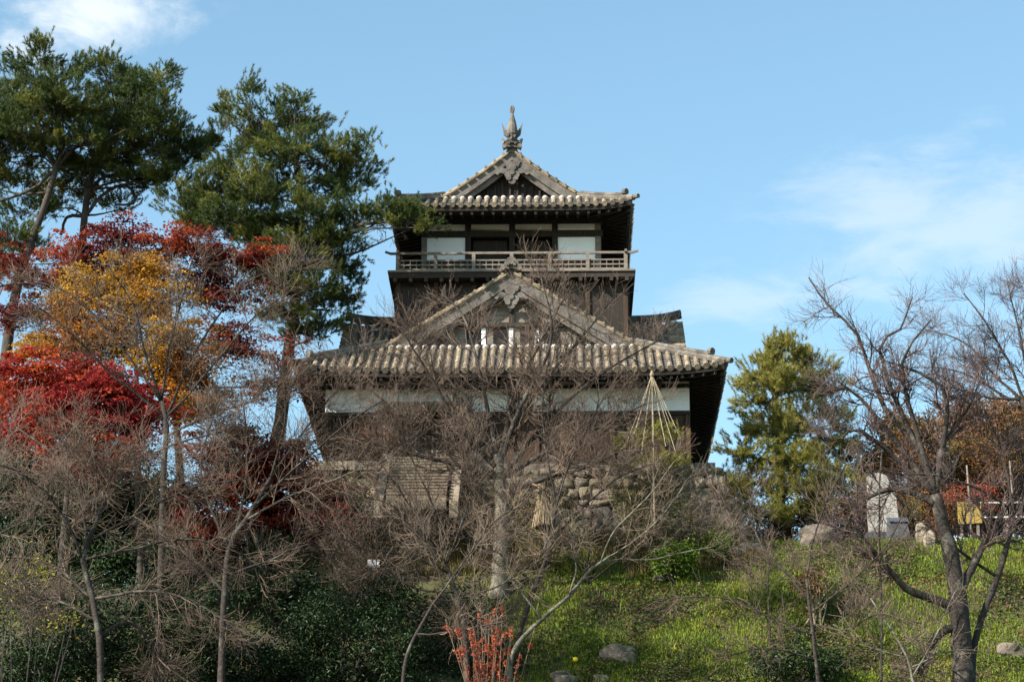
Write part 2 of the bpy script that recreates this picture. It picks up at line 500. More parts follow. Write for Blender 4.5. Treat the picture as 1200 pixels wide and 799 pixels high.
def roof(name, W, D, YC, RUN, z0, a, b, lift, sp, r, ytop_cut=None, wall_x=None, wall_y=None, soff=.28):
    """hip and gable roof, ridge along y. returns the part object"""
    Dh = D / 2
    Yf = YC - Dh

    def h(d): return z0 + a * d + b * d * d

    def lf(nrm, d): return lift * np.abs(nrm) ** 6 * np.clip(1 - d / RUN, 0, 1)
    K = 9
    ds = np.linspace(0, RUN, K)
    mb = MB()
    # pans: skirts front/back and side slopes
    for sg in (-1, 1):
        U = np.linspace(-1, 1, 41)
        G = np.zeros((K, 41, 3))
        for i, d in enumerate(ds):
            G[i, :, 0] = U * (W - d); G[i, :, 1] = YC + sg * (Dh - d); G[i, :, 2] = h(d) + lf(U, d)
        mb.grid(G, flip=(sg < 0))
        G2 = np.zeros((K, 41, 3))
        for i, d in enumerate(ds):
            G2[i, :, 0] = sg * (W - d); G2[i, :, 1] = YC + U * (Dh - d); G2[i, :, 2] = h(d) + lf(U, d)
        mb.grid(G2, flip=(sg > 0))
        dd = np.linspace(RUN, W, 14)
        G3 = np.zeros((14, 2, 3))
        for i, d in enumerate(dd):
            G3[i, :, 0] = sg * (W - d); G3[i, :, 1] = (YC - Dh + RUN, YC + Dh - RUN); G3[i, :, 2] = h(d)
        mb.grid(G3, flip=(sg > 0))
        G4 = G3.copy(); G4[:, :, 2] -= .18
        mb.grid(G4, flip=(sg < 0))
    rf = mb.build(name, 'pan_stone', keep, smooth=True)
    # pan lips: stepped courses across the front and side skirts
    mb = MB()
    for d in np.arange(.05, RUN, .32):
        U = np.linspace(-1, 1, 31)
        P = np.stack([U * (W - d), np.full(31, Yf + d), h(d) + lf(U, d) + .015], 1)
        mb.tube(P, .03, 4)
        for sg in (-1, 1):
            P = np.stack([np.full(31, sg * (W - d)), YC + U * (Dh - d), h(d) + lf(U, d) + .015], 1)
            mb.tube(P, .03, 4)
    mb.build('pan_tile_courses', 'pan_stone', rf)
    # cover tile rows
    mb = MB(); ends = MB(); capsm = mb

    def row(pf, dmax, nrmf, full_end):
        n = max(2, int(dmax / .34))
        d = []; rr = []
        for i in range(n):
            d += [dmax * i / n, dmax * (i + 1) / n - .012]; rr += [r * (1.06 - .05 * random.random()), r * .9]
        d = np.array(d); rr = np.array(rr)
        P = np.array([pf(x) for x in d]); P[:, 2] += r * .45
        P += np.random.default_rng(int(abs(P[0, 0] * 977 + P[0, 1] * 131))).normal(0, .008, (1, 3))
        mb.tube(P, rr, 8)
        T = unit(P[1] - P[0])
        capsm.tube([P[0] - T * .07, P[0] + T * .05], r * 1.22, 10)
        if full_end:
            v, f = ROCK
            ends.add(v * np.array((r * 1.25, r * 1.3, r * 1.1)) + P[-1] + np.array((0, 0, .02)), f)
    nx = int((W - .25) / sp)
    for k in range(-nx, nx + 1):
        u = k * sp
        dm = min(RUN, W - abs(u)) - .03
        if dm < .2: continue
        row(lambda d: np.array((u, Yf + d, h(d) + lf(u / max(W - d, .01), d))), dm, None, dm > RUN - .1)
        row(lambda d: np.array((u, YC + Dh - d, h(d) + lf(u / max(W - d, .01), d))), dm, None, False)
    ny = int((Dh - .25) / sp)
    for k in range(-ny, ny + 1):
        v_ = k * sp
        for sg in (-1, 1):
            dm = (W if abs(v_) <= Dh - RUN else Dh - abs(v_)) - .05
            if dm < .2: continue
            row(lambda d: np.array((sg * (W - d), YC + v_, h(d) + lf(min(1, abs(v_) / max(Dh - d, .01)) if d < RUN else 0, d))), dm, None, False)
    mb.build('cover_tile_rows', 'tile_stone', rf, smooth=False)
    ends.build('mortar_ends', 'mortar', rf, smooth=True)
    # hip ridges
    for sx in (-1, 1):
        for sy in (-1, 1):
            d = np.linspace(RUN + .1, -.05, 12)
            P = np.stack([sx * (W - d), YC + sy * (Dh - d), h(d) + lift * np.clip(1 - d / RUN, 0, 1) + r * 1.2], 1)
            mb = MB().tube(P, r * 1.45, 8)
            P2 = P.copy(); P2[:, 2] += r * 1.6
            mb.tube(P2[:-2], r * 1.0, 8)
            T = unit(P[-1] - P[-2])
            mb.tube([P[-1] - T * .05 + (0, 0, .02), P[-1] + T * .26 + (0, 0, .06)], r * 1.1, 8)   # projecting round end tile
            q = P2[-3]
            mb.tube([q + (0, 0, .1), q + T * .16 + (0, 0, .12)], r * 1.5, 9)
            mb.build('hip_ridge', 'ridge_stone', rf)
    # eave fascia and soffit with rafters
    mb = MB()
    U = np.linspace(-1, 1, 41)
    for sg in (-1, 1):
        for (o0, o1, in0, in1) in ((-.04, -.2, 0.02, .06),):
            for side in (0, 1):
                if side == 0:
                    A = np.stack([U * (W - in0), np.full(41, YC + sg * (Dh - in0)), z0 + lf(U, 0) + o0], 1)
                    B = np.stack([U * (W - in1), np.full(41, YC + sg * (Dh - in1)), z0 + lf(U, 0) + o1], 1)
                else:
                    A = np.stack([np.full(41, sg * (W - in0)), YC + U * (Dh - in0), z0 + lf(U, 0) + o0], 1)
                    B = np.stack([np.full(41, sg * (W - in1)), YC + U * (Dh - in1), z0 + lf(U, 0) + o1], 1)
                mb.grid(np.stack([A, B], 0))
                # soffit board from the fascia to the wall
                t = (W - in1 - wall_x) if side else (Dh - in1 - wall_y)
                if side == 0:
                    Cc = np.stack([U * wall_x, np.full(41, YC + sg * wall_y), np.full(41, z0 - .2 + soff * t)], 1)
                else:
                    Cc = np.stack([np.full(41, sg * wall_x), YC + U * wall_y, np.full(41, z0 - .2 + soff * t)], 1)
                mb.grid(np.stack([B, Cc], 0))
    mb.build('eave_soffit', 'dark_wood', rf)
    mb = MB()
    t = Dh - wall_y
    for u in np.arange(-W + .3, W - .2, .42):
        mb.bar((u, Yf + .12, z0 - .26 + float(lf(np.array(u / W), 0))), (u * wall_x / W if abs(u) > wall_x else u, Yf + t, z0 - .26 + soff * t), .11, .13)
    t = W - wall_x
    for v_ in np.arange(-Dh + .3, Dh - .2, .42):
        for sg in (-1, 1):
            mb.bar((sg * (W - .12), YC + v_, z0 - .26 + float(lf(np.array(v_ / Dh), 0))), (sg * wall_x, YC + (v_ * wall_y / Dh if abs(v_) > wall_y else v_), z0 - .26 + soff * t), .11, .13)
    mb.build('rafters', 'dark_wood', rf)
    # gables
    Yg = Yf + RUN
    xs = np.linspace(0, W - RUN + .05, 14)
    zc = h(W - xs)
    for sx in (-1, 1):
        bw = .36 + .012 * xs ** 1.5 + (.10 if W > 6 else 0)
        pts = [(sx * x, z - .03) for x, z in zip(xs, zc)] + [(sx * x, z - .03 - w_) for x, z, w_ in zip(xs[::-1], zc[::-1], bw[::-1])]
        if sx < 0: pts = pts[::-1]
        MB().plate(pts[::-1], Yg - .06, Yg + .06).build('bargeboard', 'barge_wood', rf)
        # inner moulding board set back
        pts = [(sx * x, z - .2) for x, z in zip(xs, zc)] + [(sx * x, z - .28 - w_) for x, z, w_ in zip(xs[::-1], zc[::-1], bw[::-1])]
        if sx < 0: pts = pts[::-1]
        MB().plate(pts[::-1], Yg + .08, Yg + .18).build('inner_bargeboard', 'barge_wood', rf)
        # verge tiles
        mb = MB()
        X2 = np.linspace(.12, W - RUN + .15, 30)
        for yo, rr, zo in ((.0, r * 1.2, .07), (.34, r * 1.1, .14), (.68, r * 1.2, .10)):
            P = np.stack([sx * X2, np.full(30, Yg + yo), h(W - X2) + zo], 1)
            mb.tube(P, rr, 8)
        for x in np.arange(.25, W - RUN + .1, .36):
            z = float(h(W - x))
            sl_ = a + 2 * b * (W - x)
            q = np.array((sx * x, Yg, z + .05))
            mb.bar(q + (0, -.16, .0), q + (0, .72, .0), .34, .07, upv=(sx * sl_, 0, 1))
            mb.tube([q + (sx * .1, -.17, .03), q + (sx * .1, .3, .05)], r * .6, 7)
        mb.build('verge_tiles', 'tile_stone', rf)
    # main ridge
    zr = float(h(W))
    mb = MB()
    for i, (w_, z_) in enumerate(((.46, 0), (.40, .11), (.34, .22))):
        mb.box2(-w_ / 2, w_ / 2, Yg - .08 + .02 * i, YC + Dh - RUN, zr - .04 + z_, zr + .06 + z_)
    mb.tube([(0, Yg - .12, zr + .36), (0, YC + Dh - RUN, zr + .36)], r * 1.2, 9)
    mb.build('main_ridge', 'ridge_stone', rf)
    # ridge end ornament tile
    mb = MB()
    s = .42 if W > 6 else .40
    out = [(-.9, -.55), (-1.0, -.2), (-.7, .0), (-.62, .35), (-.35, .75), (0, .92), (.35, .75), (.62, .35), (.7, 0), (1.0, -.2), (.9, -.55), (.45, -.35), (0, -.25), (-.45, -.35)]
    mb.plate([(x * s, zr + .25 + z * s) for x, z in out], Yg - .24, Yg - .06)
    for x, z, q in ((0, .3, .22), (-.78, -.3, .2), (.78, -.3, .2), (-.32, .05, .12), (.32, .05, .12)):
        mb.tube([(x * s, Yg - .34, zr + .25 + z * s), (x * s, Yg - .2, zr + .25 + z * s)], q * s * 1.2, 9)
    mb.build('ridge_end_tile', 'ridge_stone', rf)
    # gable wall behind the boards
    xs2 = np.linspace(-(W - RUN), W - RUN, 25)
    pts = [(x, float(h(W - abs(x))) - .15) for x in xs2]
    zb_ = float(h(RUN)) - .3
    pts = [(xs2[0], zb_)] + pts + [(xs2[-1], zb_)]
    return rf, Yg, zr, h, pts


lower, YgL, zrL, hL, gp = roof('lower_roof', 8.1, 15.4, 7.7, 3.15, 3.36, .58, .004, .24, .335, .10, wall_x=6.85, wall_y=6.25)
MB().plate(gp[::-1], YgL + .45, YgL + .6).build('gable_wall', 'grey_wood', lower)
for x in (-1.1, -.02, 1.0): MB().box2(x - .085, x + .085, YgL + .41, YgL + .448, 5.5, 6.2).build('plaster_mullion', 'plaster', lower)
for x0 in (-1.75, -.72, .33, 1.28):
    w_ = .56
    zz = 5.55
    o = MB().box2(x0, x0 + w_, YgL + .40, YgL + .447, zz, zz + .62).build('gable_window', 'void', lower)
mb = MB()
mb.box2(-3.6, 3.6, YgL + .30, YgL + .44, 6.22, 6.40); mb.box2(-4.2, 4.2, YgL + .30, YgL + .44, 5.35, 5.49)
for x in (-2.6, 2.6): mb.box2(x - .09, x + .09, YgL + .32, YgL + .44, 5.5, 6.21)
mb.box2(-.1, .1, YgL + .32, YgL + .44, 6.41, 7.4)
mb.build('gable_beams', 'dark_wood', lower)

upper, YgU, zrU, hU, gp2 = roof('upper_roof', 4.8, 9.1, 7.55, 1.95, 11.12, .42, .045, .20, .335, .088, wall_x=3.6, wall_y=2.8, soff=.22)
MB().plate(gp2[::-1], YgU + .45, YgU + .6).build('gable_wall', 'dark_wood', upper)
mb = MB().box2(-2.2, 2.2, YgU + .3, YgU + .44, hU(1.95) + .05, hU(1.95) + .22)
for x in np.arange(-1.9, 2, .3): mb.box2(x - .04, x + .04, YgU + .36, YgU + .44, hU(1.95) + .22, hU(1.95) + .23 + max(.05, .95 - abs(x) * .6))
mb.build('gable_lattice', 'dark_wood', upper)


def pendant(rf, Yg, zr, s, m='barge_wood'):
    """carved gable pendant: round boss above a three lobed leaf"""
    mb = MB()
    pts = []
    for k in range(40):
        t = k / 40 * 2 * math.pi
        q = .34 + .07 * math.cos(3 * t + math.pi)
        pts.append((s * q * math.sin(t), zr - .98 * s - .1 + s * q * math.cos(t) * 1.0))
    mb.plate(pts, Yg - .16, Yg - .065)
    mb.plate([(-.42 * s, zr - .3 * s), (.42 * s, zr - .3 * s), (.2 * s, zr - .8 * s), (-.2 * s, zr - .8 * s)], Yg - .12, Yg - .062)
    for sx in (-1, 1):
        mb.plate([(sx * x * s, zr + z * s) for x, z in ((.2, -.72), (.5, -.62), (.85, -.95), (.7, -1.02), (.6, -.9), (.42, -.95))][::sx], Yg - .13, Yg - .07)
    mb.tube([(0, Yg - .2, zr - .62 * s), (0, Yg - .1, zr - .62 * s)], .2 * s, 12)
    for k in range(3):
        t = k / 3 * 2 * math.pi
        c = (s * .2 * math.sin(t), zr - .98 * s - .1 + s * .2 * math.cos(t))
        mb.tube([(c[0], Yg - .21, c[1]), (c[0], Yg - .12, c[1])], .13 * s, 10)
    mb.build('gable_pendant', m, rf)
    MB().tube([(0, Yg - .235, zr - .98 * s - .1), (0, Yg - .15, zr - .98 * s - .1)], .055 * s, 8).build('pendant_boss', 'void', rf)


pendant(upper, YgU, zrU - .22, .82)
pendant(lower, YgL, zrL - .3, .8)

# fish shaped finial on the upper ridge
fin = MB()
fz = zrU + .34
prof = [(.27, 0), (.30, .12), (.26, .3), (.28, .45), (.265, .65), (.23, .85), (.18, 1.05), (.11, 1.25), (.06, 1.4), (.045, 1.55)]
fin.lathe((0, YgU + .15, fz), prof, 12, .82, 1.1)
for i in range(5):
    fin.lathe((0, YgU + .15, fz + .42 + i * .16), [(.285 - i * .03, 0), (.295 - i * .032, .03), (.25 - i * .033, .1)], 12, .82, 1.1)
fo = fin.build('fish_finial', 'ridge_stone', keep)
for sx in (-1, 1):
    pts = [(sx * .18, fz + .3), (sx * .34, fz + .45), (sx * .43, fz + .98), (sx * .35, fz + .82), (sx * .26, fz + .66), (sx * .2, fz + .62)]
    MB().plate(pts[::-sx], YgU + .1, YgU + .18).build('side_fin', 'ridge_stone', fo)
    MB().tube([(sx * .16, YgU - .05, fz + .05), (sx * .34, YgU - .12, fz + .02), (sx * .40, YgU - .1, fz + .18)], [.12, .1, .05], 8).build('curl', 'ridge_stone', fo)
mb = MB()
for dx in (-.05, .05): mb.tube([(dx * .5, YgU + .15, fz + 1.45), (dx, YgU + .16, fz + 1.62), (dx * .6, YgU + .14, fz + 1.74)], [.06, .055, .02], 7)
mb.build('tail', 'ridge_stone', fo)
mb = MB()
for sx in (-1, 1): mb.tube([(sx * .2, YgU - .22, fz + .24), (sx * .1, YgU - .3, fz + .24)], [.04, .07], 7)
mb.tube([(-.16, YgU - .2, fz + .08), (0, YgU - .34, fz + .12), (.16, YgU - .2, fz + .08)], [.08, .1, .08], 7)
mb.build('head', 'ridge_stone', fo)

# lower storey
WX0, WX1, WY = -7.05, 6.8, 1.5
WYB = 13.9
MB().box2(WX0 + .1, WX1 - .1, WY + .12, WYB, 0, 4.0).build('timber_core', 'dark_wood', keep)
MB().box2(WX0, WX1, WY, WYB + .1, 2.2, 3.36).build('plaster_band', 'plaster', keep)
mb = MB().box2(WX0 - .03, WX1 + .03, WY - .06, WYB + .12, 2.05, 2.196)
mb.box2(WX0 - .03, WX1 + .03, WY - .07, WYB + .12, 3.1, 3.25); mb.box2(WX0 - .05, WX1 + .05, WY - .1, WYB + .13, .02, .2)
mb.build('wall_beams', 'dark_wood', keep)
for x in (-7.0, -6.1, -5.2, -4.3, -1.75, -.85, .05, 1.0, 1.95, 2.9, 3.85, 4.8, 5.75, 6.72):
    MB().box2(x - .09, x + .09, WY - .04, WY + .12, .2, 2.04).build('post', 'brown_wood', keep)
# horizontal cladding boards left of the door and right of it
rr_ = np.random.default_rng(5)


def boards(x0, x1, m, name='cladding'):
    mb = MB()
    z = .2
    while z < 2.0:
        h_ = .23
        mb.box((((x0 + x1) / 2), WY + .06, z + h_ / 2), (x1 - x0 - .02, .05, h_ + .02), np.array(((1, 0, 0), (0, 1, -.12), (0, .12, 1))))
        z += h_
    mb.build(name, m, keep)


def slats(x0, x1, m):
    mb = MB()
    for x in np.arange(x0 + .05, x1, .13): mb.box2(x - .045, x + .045, WY + .0, WY + .06, .2, 2.04)
    mb.build('slatted_screen', m, keep)


slats(-6.9, -6.2, 'brown_wood'); boards(-6.0, -5.3, 'red_wood'); slats(-5.1, -4.4, 'red_wood')
for i, x in enumerate((-1.65, -.75, .15, 1.1, 2.05, 3.0, 3.95, 4.9, 5.85)):
    boards(x, x + .76, 'brown_wood' if i % 3 else 'dark_wood')
# entrance
MB().box2(-4.15, -1.9, WY + .03, WY + .12, .2, 2.0).build('entrance_opening', 'void', keep)
for x in (-3.95, -3.1, -2.2):
    MB().box2(x - .06, x + .06, WY - .02, WY + .06, .2, 2.0).build('door_post', 'brown_wood', keep)
dl = MB().box2(-3.02, -2.3, WY - .01, WY + .04, .22, 1.95).build('door', 'brown_wood', keep)
mb = MB()
for x in np.arange(-2.95, -2.3, .16): mb.box2(x - .025, x + .025, WY - .03, WY - .012, .25, 1.92)
mb.build('door_bars', 'grey_wood', dl)
mb = MB()
for i in range(10):
    x = -4.75 + i * .34
    mb.box((x, WY - .62, 2.38), (.33, 1.35, .07), np.array(((1, 0, 0), (0, .95, -.3), (0, .3, .95))))
hd = mb.build('entrance_hood', 'dark_wood', keep)
mb = MB()
for x in (-4.6, -3.1, -1.75): mb.bar((x, WY - 1.1, 2.08), (x, WY - .02, 1.75), .09, .12)
mb.build('hood_bracket', 'dark_wood', hd)
# corner plaster return and eave brackets
for x in np.arange(-6.6, 7, 1.36): MB().box2(x - .08, x + .08, .55, WY - .075, 3.02, 3.2).build('eave_bracket', 'dark_wood', keep)

# middle storey under the balcony
mb = MB().box2(-4.6, 4.6, 4.15, 10.95, 4.5, 8.3)
mid = mb.build('middle_storey_wall', 'dark_wood', keep)
mb = MB()
for z in np.arange(5.6, 8.2, .26):
    mb.box((0, 4.12, z), (9.24, .05, .27), np.array(((1, 0, 0), (0, 1, -.1), (0, .1, 1))))
    for sx in (-1, 1): mb.box((sx * 4.63, 7.55, z), (.05, 6.84, .27), np.array(((1, 0, sx * .1), (0, 1, 0), (-sx * .1, 0, 1))))
mb.build('clapboards', 'dark_wood', mid)
mb = MB()
for x in np.linspace(-4.5, 4.5, 7): mb.box2(x - .09, x + .09, 4.02, 4.1, 5.6, 8.28)
mb.build('wall_posts', 'brown_wood', mid)

# side dormers
for sx in (-1, 1):
    mb = MB()
    X0, X1 = 4.5, 6.75
    zr_ = 7.62

    def dz(t): return zr_ - .72 * t - .02 * t * t + 0 * t

    ts = np.linspace(0, 2.75, 8)
    for sy in (-1, 1):
        G = np.zeros((8, 2, 3))
        for i, t in enumerate(ts):
            G[i, :, 0] = (sx * X0, sx * X1); G[i, :, 1] = 7.55 + sy * t; G[i, :, 2] = dz(t)
        mb.grid(G, flip=(sx * sy > 0))
        G2 = G.copy(); G2[:, :, 2] -= .14
        mb.grid(G2, flip=(sx * sy < 0))
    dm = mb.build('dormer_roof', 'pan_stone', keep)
    mb = MB()
    for sy in (-1, 1):
        for x in np.arange(X0 + .2, X1 - .05, .32):
            P = np.stack([np.full(8, sx * x), 7.55 + sy * ts, dz(ts) + .05], 1)
            mb.tube(P, .095, 8)
        for t in np.arange(.2, 2.8, .34):
            q = np.array((sx * X1, 7.55 + sy * t, dz(t) + .06))
            mb.bar(q - (sx * .45, 0, 0), q + (sx * .12, 0, 0), .3, .08, upv=(0, sy * .72, 1))
            mb.tube([q - (sx * .4, 0, -.03), q + (sx * .16, 0, .03)], .09, 7)
    mb.build('dormer_tile_rows', 'tile_stone', dm)
    xx = np.linspace(X0, X1 + .1, 8)
    zz_ = zr_ + .12 + .22 * ((xx - X0) / (X1 - X0)) ** 3
    mb = MB().tube(np.stack([sx * xx, np.full(8, 7.55), zz_], 1), .15, 8)
    mb.tube(np.stack([sx * xx, np.full(8, 7.55), zz_ + .14], 1), .11, 8)
    mb.build('dormer_ridge', 'ridge_stone', dm)
    mb = MB()
    pts = [(7.55 - 2.5, 5.6), (7.55, 7.45), (7.55 + 2.5, 5.6), (7.55 + 2.5, 4.3), (7.55 - 2.5, 4.3)]
    k = 5
    v = [(sx * 6.1, y, z) for y, z in pts] + [(sx * 4.6, y, z) for y, z in pts]
    mb.add(v, [np.arange(k)[None, ::-sx], (np.arange(k) + k)[None, ::sx], np.array([(i, k + i, k + (i + 1) % k, (i + 1) % k)[::sx] for i in range(k)])])
    mb.build('dormer_gable', 'dark_wood', dm)

# balcony
ZD = 8.62
mb = MB().box2(-4.9, 4.9, 3.55, 11.55, ZD - .07, ZD)
bal = mb.build('balcony_floor', 'grey_wood', keep)
mb = MB()
mb.box2(-4.86, 4.86, 3.62, 11.5, ZD - .3, ZD - .075)
for x in np.arange(-4.6, 4.7, .61): mb.box2(x - .07, x + .07, 3.58, 4.1, ZD - .46, ZD - .302)
mb.build('balcony_joists', 'dark_wood', bal)
rail = MB()
YR = 3.75
XR = 4.52
for (p, q) in (((-XR - .3, YR), (XR + .3, YR)), ((-XR, YR - .3), (-XR, 11.3)), ((XR, YR - .3), (XR, 11.3))):
    rail.bar((*p, ZD + .76), (*q, ZD + .76), .09, .09)
    e0 = (max(-XR, min(XR, p[0])), max(YR, p[1])); e1 = (max(-XR, min(XR, q[0])), q[1])
    rail.bar((*e0, ZD + .46), (*e1, ZD + .46), .055, .06)
    rail.bar((*e0, ZD + .27), (*e1, ZD + .27), .055, .06)
    rail.bar((*e0, ZD + .07), (*e1, ZD + .07), .09, .09)
for sx in (-1, 1):
    rail.bar((sx * (XR + .28), YR, ZD + .76), (sx * (XR + .5), YR, ZD + .84), .08, .08)
ro = rail.build('railing', 'grey_wood', keep)
for x in np.linspace(-XR, XR, 7):
    MB().box2(x - .07, x + .07, YR - .07, YR + .07, ZD, ZD + .72).build('railing_post', 'grey_wood', ro)
for x in np.arange(-XR + .25, XR, .251):
    if abs((x + XR) / (2 * XR / 6) - round((x + XR) / (2 * XR / 6))) > .1: MB().box2(x - .014, x + .014, YR - .014, YR + .014, ZD + .1, ZD + .45).build('baluster', 'grey_wood', ro)
for sx in (-1, 1):
    for y in np.linspace(YR + 1.5, 11.3, 6):
        MB().box2(sx * XR - .06, sx * XR + .06, y - .06, y + .06, ZD, ZD + .72).build('railing_post', 'grey_wood', ro)
# upper storey
UX, UY = 3.55, 4.75
MB().box2(-UX + .12, UX - .12, UY + .5, 10.2, ZD, 11.35).build('upper_room', 'void', keep)
for sx in (-1, 1):
    MB().box2(sx * UX - .05, sx * UX + .05, UY + .1, 10.3, ZD, 11.5).build('side_wall', 'dark_wood', keep)
PX = [-3.53, -1.77, 0, 1.72, 3.45]
for i, x in enumerate(PX):
    MB().box2(x - .11, x + .11, UY - .02, UY + .2, ZD, 11.5).build('post', 'grey_wood' if i in (0, 4) else 'dark_wood', keep)
mb = MB()
mb.box2(-UX - .1, UX + .1, UY - .05, UY + .18, 10.42, 10.68)
mb.box2(-UX - .1, UX + .1, UY - .05, UY + .18, 10.98, 11.4)
mb.box2(-UX - .05, UX + .05, UY - .06, UY + .18, ZD, ZD + .12)
mb.build('lintels', 'dark_wood', keep)
for i in range(4):
    MB().box2(PX[i] + .12, PX[i + 1] - .12, UY + .06, UY + .14, 10.68, 10.98).build('transom_panel', 'plaster', keep)
for i in (0, 3):
    MB().box2(PX[i] + .115, PX[i + 1] - .115, UY + .05, UY + .15, 9.42, 10.42).build('white_panel', 'plaster', keep)
    MB().box2(PX[i] + .115, PX[i + 1] - .115, UY + .04, UY + .16, ZD + .12, 9.418).build('kick_panel', 'brown_wood', keep)
for i in (1, 2):
    MB().box2(PX[i] + .2, PX[i + 1] - .2, UY + .35, UY + .4, ZD + .1, 10.4).build('dark_sliding_door', 'dark_wood', keep)
    MB().bar((PX[i] + .12, UY - .07, 10.72), (PX[i + 1] - .12, UY - .09, 10.66), .1, .05).build('hanging_bamboo_pole', 'straw', keep)
#PLANTS

# ------------------------------------------------------------------ plant helpers
def spawn(rng, P, Rr, m, length, K, tmin=.2, tmax=1.0, ang=(30, 60), trop=.15, wob=.12, rscale=.55, rmin=.005, droop=0.0, taper=.45, flat=1.0):
    """m children on every parent polyline P (M,Kp,3): vectorised over the whole level"""
    M, Kp, _ = P.shape
    n = M * m
    t = rng.uniform(tmin, tmax, n) * (Kp - 1)
    pi = np.repeat(np.arange(M), m)
    i0 = np.minimum(t.astype(int), Kp - 2); f = (t - i0)[:, None]
    p = P[pi, i0] * (1 - f) + P[pi, i0 + 1] * f
    r0 = Rr[pi, i0] * (1 - f[:, 0]) + Rr[pi, i0 + 1] * f[:, 0]
    d = unit(P[pi, i0 + 1] - P[pi, i0])
    q = unit(np.cross(d, rng.normal(0, 1, (n, 3)) * (1, 1, flat)))
    a = np.radians(rng.uniform(*ang, n))[:, None]
    d = unit(d * np.cos(a) + q * np.sin(a))
    ln = rng.uniform(*length, n) * (1.12 - .5 * t / (Kp - 1))
    ts = np.array((0, 0, 1.0))
    pts = [p]
    bend = rng.normal(0, wob, (n, 3))
    for k in range(K - 1):
        d = unit(d + ts * (trop - droop * k) / K + bend / K * 2 + rng.normal(0, wob, (n, 3)))
        p = p + d * (ln / (K - 1))[:, None]
        pts.append(p)
    P2 = np.stack(pts, 1)
    rr = np.maximum(r0 * rscale, rmin)
    R2 = rr[:, None] * np.linspace(1, taper, K)[None]
    return P2, np.maximum(R2, rmin * .8)


def smooth_path(pts, K, rng=None, wob=0.0):
    pts = np.asarray(pts, float)
    if len(pts) == 2: pts = np.stack([pts[0], pts.mean(0), pts[1]])
    # Catmull-Rom
    q = np.concatenate([[2 * pts[0] - pts[1]], pts, [2 * pts[-1] - pts[-2]]])
    seg = np.linalg.norm(np.diff(pts, axis=0), axis=1); cum = np.concatenate([[0], np.cumsum(seg)])
    out = []
    for s in np.linspace(0, cum[-1], K):
        i = min(np.searchsorted(cum, s, 'right') - 1, len(pts) - 2)
        t = (s - cum[i]) / max(seg[i], 1e-6)
        a, b, c, d = q[i], q[i + 1], q[i + 2], q[i + 3]
        out.append(.5 * (2 * b + (c - a) * t + (2 * a - 5 * b + 4 * c - d) * t ** 2 + (3 * b - a - 3 * c + d) * t ** 3))
    out = np.array(out)
    if rng is not None and wob:
        n = rng.normal(0, wob, out.shape); n[0] = 0
        out = out + np.cumsum(n, 0) * .5
    return out


def ppx(path, Y):
    """pixel path -> world path; entries (px,py) or (px,py,dY)"""
    return np.array([at(p[0], p[1], Y + (p[2] if len(p) > 2 else 0)) for p in path])


def to_ground(p):
    """root a path end: continue down to the ground"""
    x, y = p[0], p[1]
    return np.array((x, y, float(ground(x, y)) - .25))


